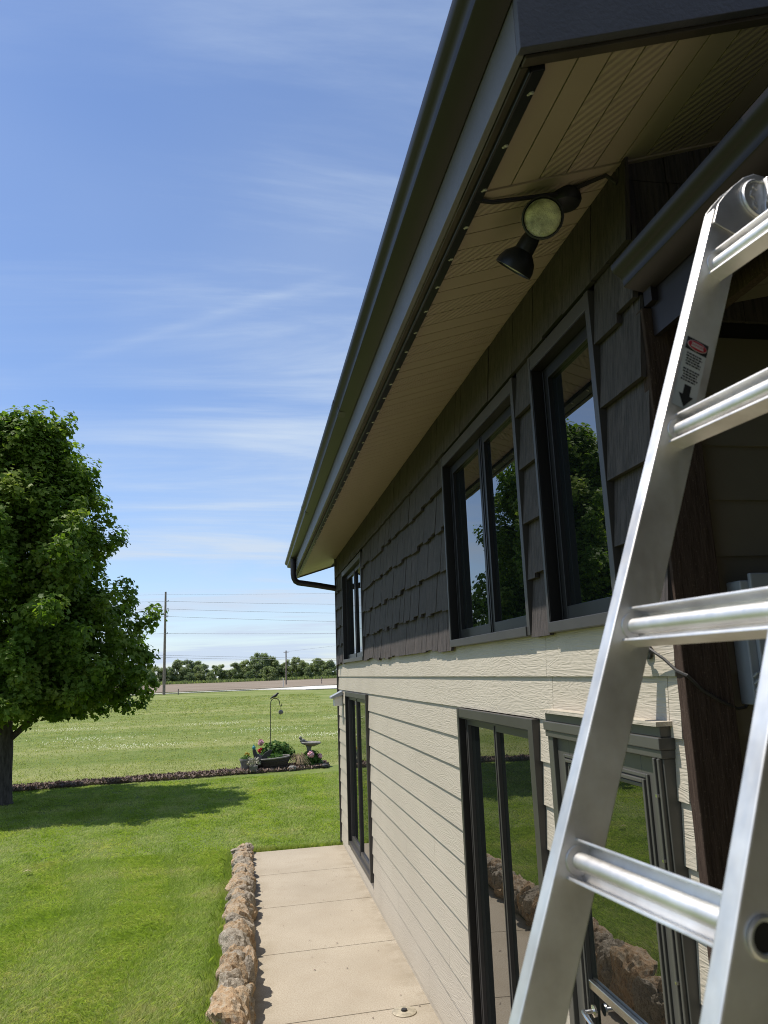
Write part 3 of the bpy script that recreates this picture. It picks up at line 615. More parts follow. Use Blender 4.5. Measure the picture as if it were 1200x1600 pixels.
# floodlight
FL = thing('floodlight', (-.16, 2.2, 3.9), 'black twin head floodlight hanging under the tan soffit', 'floodlight')
b = MB(); b.lathe([(.001, -.005), (.055, -.005), (.058, -.03), (.05, -.045), (.03, -.05), (.001, -.05)], (-.15, 2.215, zsof(-.15)), n=16); b.build('junction_box', MT['black'], FL, smooth=True)
def head(o, c, ax, lens):
    c = Vector(c); ax = Vector(ax).normalized(); m = MB()
    m.tube([o, Vector(o).lerp(c - ax * .10, .5) + Vector((0, 0, -.01)), c - ax * .10], .022, 8)
    m.lathe([(.001, -.125), (.026, -.125), (.032, -.10), (.034, -.06), (.058, -.035), (.068, -.008), (.069, .012), (.064, .013), (.062, -.004), (.001, -.006)], c, ax, 24)
    h = m.build('lamp_head', MT['black'], FL, smooth=True)
    if lens:
        q = MB(); q.lathe([(.001, -.002), (.0605, -.002), (.060, .004), (.05, .012), (.03, .018), (.001, .020)], c, ax, 24); q.build('lamp_lens', MT['lens'], h, smooth=True)
    else:
        q = MB(); q.lathe([(.001, .0), (.06, .0), (.05, .008), (.001, .012)], c, ax, 24); q.build('lamp_lens', MT['lens'], h, smooth=True)
head((-.18, 2.225, 3.865), (-.283, 2.115, 3.738), (-.36, -.86, -.44), True)
head((-.19, 2.25, 3.855), (-.320, 2.30, 3.665), (-.42, .50, -.72), False)
cb = MB(); cb.tube([(-.515, 2.10, zsof(-.515) - .02), (-.44, 2.145, zsof(-.44) - .014), (-.3, 2.16, zsof(-.3) - .018), (-.16, 2.19, zsof(-.16) - .012), (-.08, 2.15, zsof(-.08) - .014), (-.03, 2.135, zsof(-.03) - .012), (.0, 2.12, zsof(0) - .06)], .008, 6)
cb.build('cable', MT['rope'], FL, smooth=True)

# wall spotlight + cable + meter box
SP = thing('spotlight', (0, 2.24, 2.32), 'small black bullet spotlight on the siding beside the brown post', 'spotlight')
m = MB(); m.lathe([(.001, 0), (.026, 0), (.026, .008), (.001, .010)], (0, 2.24, 2.325), (-1, 0, 0), 12); m.tube([(-.008, 2.24, 2.325), (-.05, 2.235, 2.33)], .008, 6); m.build('bracket', MT['black'], SP, smooth=True)
m = MB(); m.lathe([(.001, -.05), (.022, -.05), (.026, -.02), (.030, .03), (.034, .05), (.031, .05), (.029, .03), (.001, .03)], (-.075, 2.235, 2.315), (-.35, .2, -.9), 14); m.build('lamp_head', MT['black'], SP, smooth=True)
CBL = MB(); CBL.tube([(-.05, 2.22, 2.34), (-.04, 2.17, 2.335), (-.02, 2.12, 2.30), (-.006, 2.08, 2.265), (.004, 2.044, 2.25), (.05, 2.045, 2.205), (.1, 2.045, 2.175), (.16, 2.06, 2.15), (.2, 2.08, 2.152), (.22, 2.082, 2.17)], .005, 6)
tag(CBL.build('power_cable', MT['rope'], None, smooth=True, origin=(.05, 2.05, 2.2)), 'thin black cable looping across the brown post to the grey box', 'cable')
BX = thing('meter_box', (.3, 2.04, 2.3), 'grey metal electrical box on the shaded porch wall', 'electrical box')
MB().box(.20, .45, 2.03, 2.098, 2.16, 2.52).build('box_body', MT['greybox'], BX, bevel=.004)
MB().box(.225, .45, 2.014, 2.029, 2.145, 2.54).build('box_door', MT['greybox'], BX, bevel=.004)
m = MB()
for z in (2.2, 2.22, 2.24): m.tube([(.2, 2.022, z), (.205, 2.012, z + .01), (.213, 2.012, z + .01), (.222, 2.012, z)], .004, 6)
m.build('latch', MT['greybox'], BX)
# solar wall lamp near far corner
SL = thing('wall_lamp', (-.06, 10.6, 1.98), 'small solar wall lamp with grey top by the far patio door', 'wall lamp')
MB().box(-.115, -.002, 10.53, 10.72, 1.86, 1.99).build('lamp_body', MT['white'], SL, bevel=.006)
m = MB(); m.hexa([(-.16, 10.50, 1.955), (-.002, 10.50, 2.0), (-.002, 10.75, 2.0), (-.16, 10.75, 1.955), (-.16, 10.50, 1.985), (-.002, 10.50, 2.06), (-.002, 10.75, 2.06), (-.16, 10.75, 1.985)]); m.build('solar_top', MT['greybox'], SL, bevel=.004)
MB().box(-.012, -.003, 10.49, 10.52, 1.62, 1.86).build('stake', MT['white'], SL)

# ================================================================== LADDER
Q = Vector((-.49779514, .98910256, 2.9059191)); U = Vector((-.36320646, -.04697483, -.93052374)); D = Vector((-.12830520, .99173473, 0)).normalized(); NN = D.cross(U).normalized()
if NN.x > 0: NN = -NN
U2 = Vector((.40, -.02, -.92)); U2 -= D * U2.dot(D); U2.normalize(); N2 = D.cross(U2).normalized(); N2 = N2 if N2.x < 0 else -N2
LD = thing('ladder', (-1.0, .8, .25), 'aluminium folding ladder standing open in front of the porch corner', 'ladder')
BR0, BR1 = -.296, -.272
hc = Q + NN * (-.035) + U * (-.16)
def ladder_half(Q0, Nn, Uu, cmax, c0=-.10, prof_round=True, bo=0.0):
    fn = lambda a, b, c: Q0 + Nn * a + D * b + Uu * c
    bl, br = (0 + bo, .024 + bo), (BR0 - bo, BR1 - bo)
    for lo, hi in (bl, br):
        m = MB(); pr = [(-.030, lo), (.030, lo), (.030, hi), (-.030, hi)]
        m.prism(pr, fn, c0, cmax); m.build('rail', MT['alu'], LD, bevel=.0022)
        ft = MB(); ft.prism([(-.036, lo - .004), (.036, lo - .004), (.036, hi + .004), (-.036, hi + .004)], fn, cmax - .06, cmax + .012); ft.build('rubber_foot', MT['black'], LD, bevel=.004)
    k = 0
    while .305 * k < cmax - .15:
        c = .305 * k; m = MB()
        pr = [(-.0115, -.024), (.0125, -.024), (.0128, -.0225), (.0125, -.0212), (-.0085, -.0212)]
        for i in range(13):                           # round nose
            an = math.radians(-150 + 25 * i); pr.append((.0025 + .0105 * math.cos(an), .0105 * math.sin(an)))
        pr += [(-.0085, .0212), (.0125, .0212), (.0128, .0228), (.0125, .0245), (-.0115, .0245)]
        m.prism(pr, lambda a, b, t: fn(a, t, c + b), br[1] - .001, bl[0] + .001)
        m.build('rung', MT['alu'], LD, smooth=True)
        for bb, sgn in ((bl[0], -1), (br[1], 1)): MB().lathe([(.0105, .0002), (.0185, .0002), (.0178, .0016), (.0135, .0026), (.0108, .003)], fn(.0025, bb, c), D * sgn, 20).build('rung_collar', MT['alu'], LD, smooth=True)
        for bb, sgn in ((br[0], -1), (bl[1], 1)):      # flared rung ends on the rail faces
            MB().lathe([(.0105, .0005), (.0185, .0005), (.0190, .002), (.0165, .0035), (.0135, .003), (.0125, .0004)], fn(0, bb, c), D * sgn, 20).build('rung_end', MT['alu'], LD, smooth=True)
            MB().lathe([(.001, .0003), (.0125, .0003), (.0125, .0008), (.001, .0008)], fn(0, bb, c), D * sgn, 16).build('rung_bore', MT['jamb'], LD)
        k += 1
    return fn
F1 = ladder_half(Q, NN, U, 2.82)
Q2 = hc - N2 * (-.0) + U2 * .16
ladder_half(Q2, N2, U2, 2.88, c0=.02, bo=.0)
# rounded hinge plates and dials
for bb, sg in ((0.0, -1), (BR1, 1), (BR0, -1), (.024, 1)):
    m = MB(); pl = [(.030, -.085), (.029, -.105)]
    for i in range(19):
        an = math.radians(150 - i * 15 ); pl.append((-.035 + .058 * math.cos(math.radians(25 - i * 12)) , -.16 - .052 * math.sin(math.radians(5 + i * 10))))
    pl = [(.0265, -.07), (.0265, -.108), (.020, -.128), (.008, -.156), (-.008, -.185), (-.025, -.203), (-.045, -.209), (-.064, -.203), (-.080, -.188), (-.090, -.165), (-.090, -.140), (-.078, -.118), (-.055, -.102), (-.040, -.085), (-.0265, -.07)]
    t0, t1 = (bb - .0035, bb - .0004) if sg < 0 else (bb + .0004, bb + .0035)
    m.prism(pl, lambda a, b, t: F1(a, t, b), t0, t1); m.build('hinge_plate', MT['alu'], LD, bevel=.001)
for bb, sg in ((-.0036, -1), (BR0 - .0036, -1)):
    o = F1(-.045, bb, -.158); dd = D * sg
    m = MB(); m.lathe([(.001, 0), (.036, 0), (.037, .003), (.035, .006), (.032, .006), (.031, .0035), (.001, .0035)], o, dd, 32); m.build('hinge_dial', MT['alu'], LD, smooth=True)
    m = MB(); q = lambda a, c, t: o + NN * a + U * c + dd * t
    for (a, c, la, lc) in ((.018, -.018, .003, .010), (.012, -.017, .003, .009), (.015, -.022, .009, .003), (.019, -.001, .003, .010), (.012, .003, .003, .009), (.016, .004, .008, .003), (.010, .016, .003, .009), (.003, .019, .003, .008), (.006, .021, .008, .003), (.009, .012, .007, .0025)):
        m.hexa([q(a - la / 2, c - lc / 2, .0034), q(a + la / 2, c - lc / 2, .0034), q(a + la / 2, c + lc / 2, .0034), q(a - la / 2, c + lc / 2, .0034), q(a - la / 2, c - lc / 2, .0052), q(a + la / 2, c - lc / 2, .0052), q(a + la / 2, c + lc / 2, .0052), q(a - la / 2, c + lc / 2, .0052)])
    m.build('raised_mark', MT['alu'], LD)
    m = MB(); pr = [(-.006, -.044), (.004, -.040), (-.004, -.012), (-.006, .0), (-.004, .012), (-.010, .030), (-.020, .030), (-.018, .0), (-.018, -.03)]
    m.prism(pr, lambda a, b, t: q(a, b, t), .0036, .013); m.build('release_lever', MT['alu'], LD, bevel=.0015)
    m = MB(); m.lathe([(.001, .013), (.008, .013), (.008, .017), (.005, .020), (.001, .020)], q(-.011, -.002, 0), dd, 16); m.build('rivet', MT['nickel'], LD, smooth=True)
# warning label on the left rail
lb = lambda a, c, t=.0006: F1(a, -t, c)
def quad(m, a0, a1, c0, c1, t=.0006, th=.0003):
    m.hexa([lb(a0, c0, t), lb(a1, c0, t), lb(a1, c1, t), lb(a0, c1, t), lb(a0, c0, t + th), lb(a1, c0, t + th), lb(a1, c1, t + th), lb(a0, c1, t + th)])
LA0, LA1, LC0, LC1 = .0235, -.0155, .148, .268
m = MB(); quad(m, LA0, LA1, LC0, LC1); lab = m.build('warning_label', MT['paper'], LD)
m = MB(); quad(m, LA0, LA1, LC0, LC0 + .021, .001); m.build('label_header', MT['blackink'], LD)
def ell(m, ra, rc, t, n=28):
    ca, cc = (LA0 + LA1) / 2, LC0 + .0105; pr = [(ca + ra * math.cos(2 * math.pi * i / n), cc + rc * math.sin(2 * math.pi * i / n)) for i in range(n)]
    m.prism(pr, lambda a, b, tt: lb(a, b, tt), t, t + .0003)
m = MB(); ell(m, .0178, .0085, .0014); m.build('label_oval', MT['paper'], LD)
m = MB(); ell(m, .0168, .0076, .0018); m.build('label_oval', MT['redink'], LD)
m = MB(); quad(m, LA0 - .0085, LA1 + .0085, LC0 + .0067, LC0 + .0143, .0022); m.build('label_band', MT['paper'], LD)
def text(body, size, a, c, t, mat):
    cu = bpy.data.curves.new('label_text', 'FONT'); cu.body = body; cu.size = size; cu.align_x = 'CENTER'; cu.align_y = 'CENTER'; cu.extrude = .0001
    o = bpy.data.objects.new('label_text', cu); COL.objects.link(o); me = bpy.data.meshes.new_from_object(o.evaluated_get(bpy.context.evaluated_depsgraph_get())); COL.objects.unlink(o); bpy.data.objects.remove(o)
    for v in me.vertices: v.co = lb(a - v.co.x, c - v.co.y, t + v.co.z) - Vector(LD['_o'])
    me.materials.append(mat); q = bpy.data.objects.new('label_text', me); COL.objects.link(q); q.parent = LD; return q
text('DANGER', .0058, (LA0 + LA1) / 2, LC0 + .0105, .0027, MT['redink'])
m = MB(); r2 = random.Random(3)
for i in range(11):                                      # rows of fine print, unreadable in the photograph
    if i == 5: continue
    c = LC0 + .026 + i * .0046; a = LA0 - .004 - r2.random() * .003; end = LA1 + .004 + r2.random() * .006
    while a > end:
        wl = r2.uniform(.002, .0055); quad(m, a, max(a - wl, end), c, c + .0024, .001); a -= wl + .0012
m.build('label_print', MT['blackink'], LD)
m = MB(); ca = (LA0 + LA1) / 2; pr = [(ca + .006, LC0 + .080), (ca - .006, LC0 + .080), (ca - .006, LC0 + .097), (ca - .013, LC0 + .097), (ca, LC0 + .117), (ca + .013, LC0 + .097), (ca + .006, LC0 + .097)]
m.prism(pr, lambda a, b, t: lb(a, b, t), .001, .0013); m.build('label_arrow', MT['blackink'], LD)

# ================================================================== MAPLE
def leaf_cards(C, Nrm, size, shape):
    n = len(C); Nrm = Nrm / (np.linalg.norm(Nrm, axis=1, keepdims=True) + 1e-9); ref = rng.normal(size=(n, 3)); A = np.cross(Nrm, ref); A /= np.linalg.norm(A, axis=1, keepdims=True) + 1e-9; B = np.cross(Nrm, A)
    sh = np.array(shape); v = C[:, None] + (A[:, None] * sh[None, :, :1] + B[:, None] * sh[None, :, 1:2] + Nrm[:, None] * sh[None, :, 2:3]) * size[:, None, None]
    return v
STAR = [(0, -.5, 0), (.30, -.22, -.06), (.55, .02, -.16), (.26, .14, -.03), (0, .56, -.12), (-.26, .14, -.03), (-.55, .02, -.16), (-.30, -.22, -.06)]
def maple(loc, label):
    T = thing('maple_tree', loc, label, 'tree'); bx, by = loc[0], loc[1]; x0 = Vector(loc)
    zs = np.array([1.7, 2.0, 2.4, 3.0, 4.6, 5.5, 6.5, 7.4, 8.3, 8.7]); rs = np.array([1.6, 2.6, 2.95, 3.0, 2.65, 2.2, 1.6, 1.05, .35, .1])
    cs, tips = [], []
    for b_ in range(105):
        t = (b_ + .5) / 105; z0_ = 1.85 + 5.2 * t; a = b_ * 2.39996 + random.uniform(-.3, .3); rise = random.uniform(-.15, .4) * (.4 + t) + .62 * t - .1
        zt = min(7.75, z0_ + .5 + rise); R = float(np.interp(zt, zs, rs)) * random.uniform(.70, 1.0); tips.append((z0_, a, R, zt))
        for q in (.42, .58, .72, .85, .95, 1.02):
            rr = R * q; zz_ = z0_ + (zt - z0_) * q ** .8; jit = .28 * (1.15 - q)
            for _ in range(2 if q < .9 else 1):
                cs.append((rr * math.cos(a) + random.gauss(0, jit + .05), rr * math.sin(a) + random.gauss(0, jit + .05), zz_ + random.gauss(0, .16), (.42 - .22 * q) * random.uniform(.75, 1.3), random.uniform(.9, 1.9)))
    for a, R, zt in ((.05, 2.7, 2.15), (-.35, 2.65, 2.45), (.4, 2.6, 2.0), (-.8, 2.5, 2.1), (-1.4, 2.5, 1.95), (-.15, 2.75, 2.75), (-2.2, 2.6, 2.1)):
        tips.append((1.75, a, R, zt))
        for q in (.35, .5, .63, .75, .86, .95, 1.0):
            for _ in range(2): cs.append((R * q * math.cos(a) + random.gauss(0, .16), R * q * math.sin(a) + random.gauss(0, .16), 1.75 + (zt - 1.75) * q + random.gauss(0, .10), (.36 - .17 * q) * random.uniform(.8, 1.25), random.uniform(.7, 1.2)))
    for zt, dx, dy in ((8.1, .25, 0), (7.6, .62, .1), (7.7, -.4, -.2), (7.2, .95, -.3), (7.6, .0, .4), (6.6, 1.3, 0)):
        for q in range(4): cs.append((dx * (1 - .1 * q), dy, zt - .25 * q, .15 + .06 * q, 1.8))
    pts, nr = [], []
    for cx, cy, cz, cr, el in cs:
        k = int(105 * (cr / .28) ** 1.6); d = rng.normal(size=(k, 3)); d /= np.linalg.norm(d, axis=1, keepdims=True); rad = cr * rng.random(k) ** .5
        ax = np.array([cx * .25, cy * .25, 1.0]); ax /= np.linalg.norm(ax); p = d * rad[:, None]; al = p @ ax; p = p + np.outer(al, ax) * (el - 1); pts.append(p + [cx, cy, cz])
        o = np.array([cx * .35, cy * .35, .4]); nn = d * .6 + o / (np.linalg.norm(o) + .1) * .45 + np.array([0, 0, .45]) + rng.normal(0, .4, (k, 3)); nr.append(nn)
    k = 3500; z = rng.uniform(2.2, 7.4, k); R = np.interp(z, zs, rs) * .6; a = rng.uniform(0, 6.28, k); rr = R * np.sqrt(rng.random(k)); pts.append(np.stack([rr * np.cos(a), rr * np.sin(a), z], 1)); nr.append(rng.normal(0, .5, (k, 3)) + [0, 0, .8])
    Pn = np.concatenate(pts); Nr = np.concatenate(nr); sz = rng.uniform(.07, .14, len(Pn)); v = leaf_cards(Pn, Nr, sz, STAR)
    cards('crown', v.reshape(-1, 3), np.arange(8 * len(Pn)).reshape(-1, 8), MT['leaf'], T)
    m = MB(); tr = [(0, 0, -.05), (0, 0, .05), (.01, 0, .5), (.0, .02, 1.1), (-.02, 0, 1.6), (0, .05, 2.6), (.05, 0, 4), (0, 0, 5.6), (.02, 0, 7.2)]
    m.tube([x0 + Vector(p) for p in tr], [.30, .22, .175, .165, .15, .12, .09, .055, .02], 14)
    m.build('trunk', MT['bark'], T, smooth=True)
    br = [((.02, 0, 1.18), (.42, .05, 1.55), (.95, .1, 2.05), (1.9, .15, 2.7)), ((0, 0, 1.35), (.1, -.1, 1.9), (.3, -.4, 2.8), (.6, -.9, 4.2)), ((0, 0, 1.2), (-.45, .1, 1.7), (-1.2, .3, 2.6), (-2, .5, 3.4))]
    for z0_, a, R, zt in tips[::4]: br.append(((0, 0, z0_), (R * .3 * math.cos(a), R * .3 * math.sin(a), z0_ + .35 * (zt - z0_)), (R * .65 * math.cos(a), R * .65 * math.sin(a), z0_ + .7 * (zt - z0_)), (R * .95 * math.cos(a), R * .95 * math.sin(a), zt)))
    for i, b_ in enumerate(br):
        m = MB(); s = 1 if i < 3 else .6; m.tube([x0 + Vector(p) for p in b_], [.07 * s, .06 * s, .045 * s, .015 * s], 8); m.build('limb', MT['bark'], T, smooth=True)
    return T
maple((-6.12, 16.95, -.02), 'broad leafy maple tree on the lawn beside the mulch strip')

# small litter on the path and lawn
n = 70; x1 = rng.uniform(-1.15, -.05, n); y1 = rng.uniform(4.6, 10.9, n); s1 = rng.uniform(.004, .012, n); a1 = rng.uniform(0, 6.28, n)
tv4 = np.array([(1, 0, .3), (0, .5, .5), (-1, .1, .2), (.1, -.6, .4)]); ca, sa = np.cos(a1), np.sin(a1)
v = np.stack([x1[:, None] + s1[:, None] * (ca[:, None] * tv4[:, 0] - sa[:, None] * tv4[:, 1]), y1[:, None] + s1[:, None] * (sa[:, None] * tv4[:, 0] + ca[:, None] * tv4[:, 1]), .003 + s1[:, None] * tv4[:, 2]], -1)
o = cards('path_litter', v.reshape(-1, 3), np.arange(4 * n).reshape(n, 4), MT['chip']); tag(o, 'scattered bits of dry leaf and bark on the concrete path', 'litter', kind='stuff')
LX, LY, LZ = -3.92, 10.58, .02
m = MB(); m.add([(LX - .06, LY, LZ + .03), (LX - .01, LY + .035, LZ + .05), (LX + .06, LY + .01, LZ + .025), (LX + .01, LY - .03, LZ + .055)], [(0, 1, 3), (1, 2, 3)])
tag(m.build('fallen_leaf', MT['straw'], None, origin=(LX, LY, LZ)), 'single dry tan leaf lying on the open lawn', 'leaf')

# ================================================================== PLANTING BED
def foliage(name, c, r, k, size, mat, parent, flat=.75):
    d = rng.normal(size=(k, 3)); d /= np.linalg.norm(d, axis=1, keepdims=True); d[:, 2] = np.abs(d[:, 2]); p = d * (rng.random(k) ** .35)[:, None] * np.array(r) + np.array(c) - np.array(parent['_o'])
    v = leaf_cards(p, d + rng.normal(0, .5, (k, 3)) + [0, 0, .5], rng.uniform(.7, 1.3, k) * size, [(0, -.5, 0), (.24, 0, -.05), (0, .6, -.1), (-.24, 0, -.05)])
    return cards(name, v.reshape(-1, 3), np.arange(4 * k).reshape(-1, 4), mat, parent)
def stems(name, c, h, k, mat, parent, spread=.15, lean=.4):
    m = MB()
    for _ in range(k):
        a = random.uniform(0, 6.28); s = random.random(); m.tube([(c[0] + spread * s * math.cos(a), c[1] + spread * s * math.sin(a), c[2]), (c[0] + (spread * s + lean * h * .3) * math.cos(a), c[1] + (spread * s + lean * h * .3) * math.sin(a), c[2] + h * .6), (c[0] + (spread * s + lean * h) * math.cos(a), c[1] + (spread * s + lean * h) * math.sin(a), c[2] + h * random.uniform(.8, 1))], [.006, .005, .002], 4)
    return m.build(name, mat, parent)
def bloom(c, r, mat, parent):
    k = 60; d = rng.normal(size=(k, 3)); d /= np.linalg.norm(d, axis=1, keepdims=True); p = d * r * .7 + np.array(c) - np.array(parent['_o'])
    v = leaf_cards(p, d + rng.normal(0, .4, (k, 3)), np.full(k, r * 1.0), [(0, -.5, 0), (.4, 0, .08), (0, .5, .15), (-.4, 0, .08)]); return cards('bloom', v.reshape(-1, 3), np.arange(4 * k).reshape(-1, 4), mat, parent)
YB = 20.15
pt = thing('flower_pot', (-1.36, YB - .15, 0), 'round grey flower pot with yellow flowers left of the basket', 'flower pot')
MB().lathe([(.001, .01), (.095, .01), (.135, .25), (.15, .25), (.15, .30), (.13, .30), (.12, .25), (.001, .25)], (-1.36, YB - .15, 0)).build('pot', MT['pot'], pt, smooth=True)
foliage('leaves', (-1.36, YB - .15, .26), (.15, .15, .13), 160, .07, MT['garden'], pt)
for _ in range(5): bloom((-1.36 + random.uniform(-.1, .1), YB - .15 + random.uniform(-.1, .1), .37 + random.uniform(0, .05)), .025, MT['yellow'], pt)
sq = thing('small_planter', (-1.16, YB - .45, 0), 'small square stone planter with a silvery plant', 'planter')
MB().hexa([(-1.25, YB - .53, .01), (-1.08, YB - .53, .01), (-1.08, YB - .37, .01), (-1.25, YB - .37, .01), (-1.27, YB - .55, .15), (-1.06, YB - .55, .15), (-1.06, YB - .35, .15), (-1.27, YB - .35, .15)]).build('planter_box', MT['pot'], sq, bevel=.008)
stems('silver_leaves', (-1.17, YB - .45, .13), .24, 26, MT['silver'], sq, .06, .5)
k = 60; d = rng.normal(size=(k, 3)); d[:, 2] = np.abs(d[:, 2]) + .4; d /= np.linalg.norm(d, axis=1, keepdims=True); p = d * .15 + np.array([-1.17, YB - .45, .15]) - np.array(sq['_o'])
v = leaf_cards(p, np.cross(d, rng.normal(size=(k, 3))), np.full(k, .11), [(0, -.5, 0), (.16, 0, 0), (0, .6, 0), (-.16, 0, 0)]); cards('silver_leaf', v.reshape(-1, 3), np.arange(4 * k).reshape(-1, 4), MT['silver'], sq)
orn = thing('garden_ornament', (-1.0, YB - .2, 0), 'dark metal rooster ornament with raised wing left of the basket', 'ornament')
m = MB(); m.blob((-1.04, YB - .2, .22), (.13, .1, .17), 2, 3, .25, 2); m.tube([(-1.08, YB - .2, .3), (-1.13, YB - .2, .42), (-1.15, YB - .2, .5)], [.07, .05, .045], 8); m.build('body', MT['iron'], orn, smooth=True)
m = MB(); m.blob((-1.155, YB - .2, .55), (.045, .04, .055), 2, 4, .15, 2); m.tube([(-1.16, YB - .2, .585), (-1.165, YB - .2, .63)], [.025, .006], 6); m.build('head', MT['teal'], orn, smooth=True)
m = MB(); m.prism([(-.98, .16), (-.80, .26), (-.70, .46), (-.76, .49), (-.88, .42), (-1.0, .30)], lambda a, b, t: (a, t, b), YB - .22, YB - .18); m.build('wing', MT['iron'], orn, bevel=.008)
m = MB(); m.tube([(-1.06, YB - .2, .1), (-1.07, YB - .2, 0)], .03, 6); m.tube([(-.98, YB - .2, .1), (-.97, YB - .2, 0)], .03, 6); m.build('leg', MT['iron'], orn)
gr = thing('geranium_plant', (-1.02, YB + .1, 0), 'red flowering plant behind the dark ornament', 'plant')
foliage('leaves', (-1.02, YB + .1, .25), (.14, .12, .16), 120, .07, MT['garden'], gr); stems('stem', (-1.02, YB + .1, 0), .42, 8, MT['garden'], gr, .05, .15)
for q in ((-1.03, .46), (-.98, .49), (-1.01, .42)): bloom((q[0], YB + .02, q[1]), .04, MT['red'], gr)
bk = thing('wicker_basket', (-.66, YB - .1, 0), 'large dark oval basket planter with a pale rim', 'planter')
def basket_ring(r, h, tilt): return [(-.66 + r * 1.0 * math.cos(a), YB - .1 + r * .8 * math.sin(a), h + tilt * .45 * math.cos(a)) for a in [2 * math.pi * i / 28 for i in range(28)]]
rings = [basket_ring(r, h, t) for r, h, t in ((.26, .01, 0), (.33, .07, .01), (.37, .17, .03), (.385, .27, .055), (.375, .28, .055), (.35, .24, .05), (.1, .22, .0))]
m = MB(); m.add([p for r in rings for p in r], [(i * 28 + k, i * 28 + (k + 1) % 28, (i + 1) * 28 + (k + 1) % 28, (i + 1) * 28 + k) for i in range(6) for k in range(28)] + [tuple(range(28))[::-1], tuple(range(168, 196))]); m.build('basket_body', MT['basket'], bk, smooth=True)
rr = basket_ring(.39, .285, .055); m = MB(); m.tube(rr + rr[:1], .020, 8, False); m.build('rim', MT['pot'], bk, smooth=True)
for i in range(4):
    rr = basket_ring(.33 + .018 * i, .075 + .045 * i, .012 * i + .012); m = MB(); m.tube(rr + rr[:1], .011, 5, False); m.build('band', MT['basket'], bk, smooth=True)
foliage('leaves', (-.66, YB - .1, .22), (.33, .24, .16), 420, .075, MT['garden'], bk)
pe = thing('peony_bush', (-.62, YB + .45, 0), 'tall peony bush with one pink bloom behind the basket', 'shrub', 'peony bushes in the bed')
foliage('leaves', (-.58, YB + .45, .16), (.52, .3, .50), 1100, .11, MT['garden'], pe); stems('stem', (-.6, YB + .45, 0), .6, 22, MT['garden'], pe, .25, .25); bloom((-.98, YB + .3, .63), .085, MT['pink'], pe)
pe = thing('peony_bush', (.38, YB + .1, 0), 'low peony bush with two pale pink blooms under the bird bath', 'shrub', 'peony bushes in the bed')
foliage('leaves', (.30, YB + .1, .05), (.30, .26, .36), 700, .10, MT['garden'], pe); stems('stem', (.3, YB + .1, 0), .38, 18, MT['garden'], pe, .16, .25)
bloom((.27, YB - .1, .31), .09, MT['pink'], pe); bloom((.50, YB - .05, .26), .065, MT['pink'], pe)
dg = thing('dry_grass_clump', (-.02, YB - .05, 0), 'clump of drooping dry straw coloured grass beside the basket', 'plant')
k = 240; a = rng.uniform(0, 6.28, k); m = MB()
for i in range(110):
    an = random.uniform(0, 6.28); h = random.uniform(.22, .36); l = random.uniform(.12, .34); m.tube([(-.03, YB - .05, .02), (-.03 + l * .4 * math.cos(an), YB - .05 + l * .4 * math.sin(an), h), (-.03 + l * math.cos(an), YB - .05 + l * math.sin(an), h * .35)], [.006, .005, .002], 3)
m.build('blades', MT['straw'], dg)
bb = thing('bird_bath', (.22, YB + .15, 0), 'grey stone bird bath with a carved bird on its rim', 'bird bath')
MB().lathe([(.001, 0), (.11, 0), (.09, .05), (.055, .1), (.05, .42), (.08, .5), (.001, .5)], (.24, YB + .15, 0)).build('pedestal', MT['statue'], bb, smooth=True)
MB().lathe([(.001, .48), (.12, .50), (.25, .555), (.265, .585), (.25, .60), (.2, .565), (.001, .55)], (.26, YB + .15, .0), (.05, 0, 1)).build('basin', MT['statue'], bb, smooth=True)
m = MB(); m.blob((.07, YB + .12, .64), (.07, .055, .055), 2, 5, .2, 2); m.blob((.02, YB + .12, .71), .04, 2, 6, .15, 2); m.tube([(.12, YB + .12, .63), (.21, YB + .12, .60)], [.035, .012], 6); m.build('carved_bird', MT['statue'], bb, smooth=True)
rk = thing('garden_stone', (-.22, YB - .42, 0), 'small pale round stone on the lawn edge by the basket', 'stone'); MB().blob((-.22, YB - .42, .04), (.10, .08, .065), 3, 9, .3, 2).build('stone', MT['statue'], rk, smooth=True)
rk = thing('garden_stone', (.6, YB - .25, 0), 'dark flat stone at the right end of the planting bed', 'stone'); MB().blob((.60, YB - .25, .03), (.10, .08, .06), 3, 8, .3, 2).build('stone', MT['iron'], rk, smooth=True)
hk = thing('shepherd_hook', (-.73, YB + .35, 0), 'thin rusty shepherd hook standing behind the planting bed', 'plant hook')
arc = [(-.73, YB + .35, -.02), (-.73, YB + .35, 1.2), (-.725, YB + .35, 1.58)] + [(-.61 - .115 * math.cos(t), YB + .35, 1.60 + .115 * math.sin(t)) for t in [i * math.pi / 9 for i in range(10)]] + [(-.485, YB + .35, 1.53), (-.465, YB + .35, 1.50), (-.44, YB + .35, 1.53), (-.435, YB + .35, 1.57)]
m = MB(); m.tube(arc, .010, 8); m.build('hook', MT['iron'], hk, smooth=True)
bd = thing('bird', (-.63, YB + .35, 1.73), 'small dark bird perched on top of the shepherd hook', 'bird')
m = MB(); m.tube([(-.74, YB + .35, 1.70), (-.68, YB + .35, 1.745), (-.62, YB + .35, 1.77), (-.575, YB + .35, 1.80), (-.55, YB + .35, 1.835), (-.53, YB + .35, 1.84), (-.505, YB + .35, 1.835)], [.008, .022, .038, .034, .026, .02, .003], 10); m.build('body', MT['iron'], bd, smooth=True)
m = MB(); m.tube([(-.61, YB + .345, 1.75), (-.61, YB + .35, 1.715)], .005, 5); m.build('leg', MT['iron'], bd)
hb = thing('hanging_ball', (-.465, YB + .35, 1.42), 'pale woven ball hanging from the shepherd hook', 'hanging ball')
m = MB(); m.blob((-.465, YB + .35, 1.36), .062, 3, 3, .12, 5); m.build('ball', MT['pot'], hb, smooth=True)
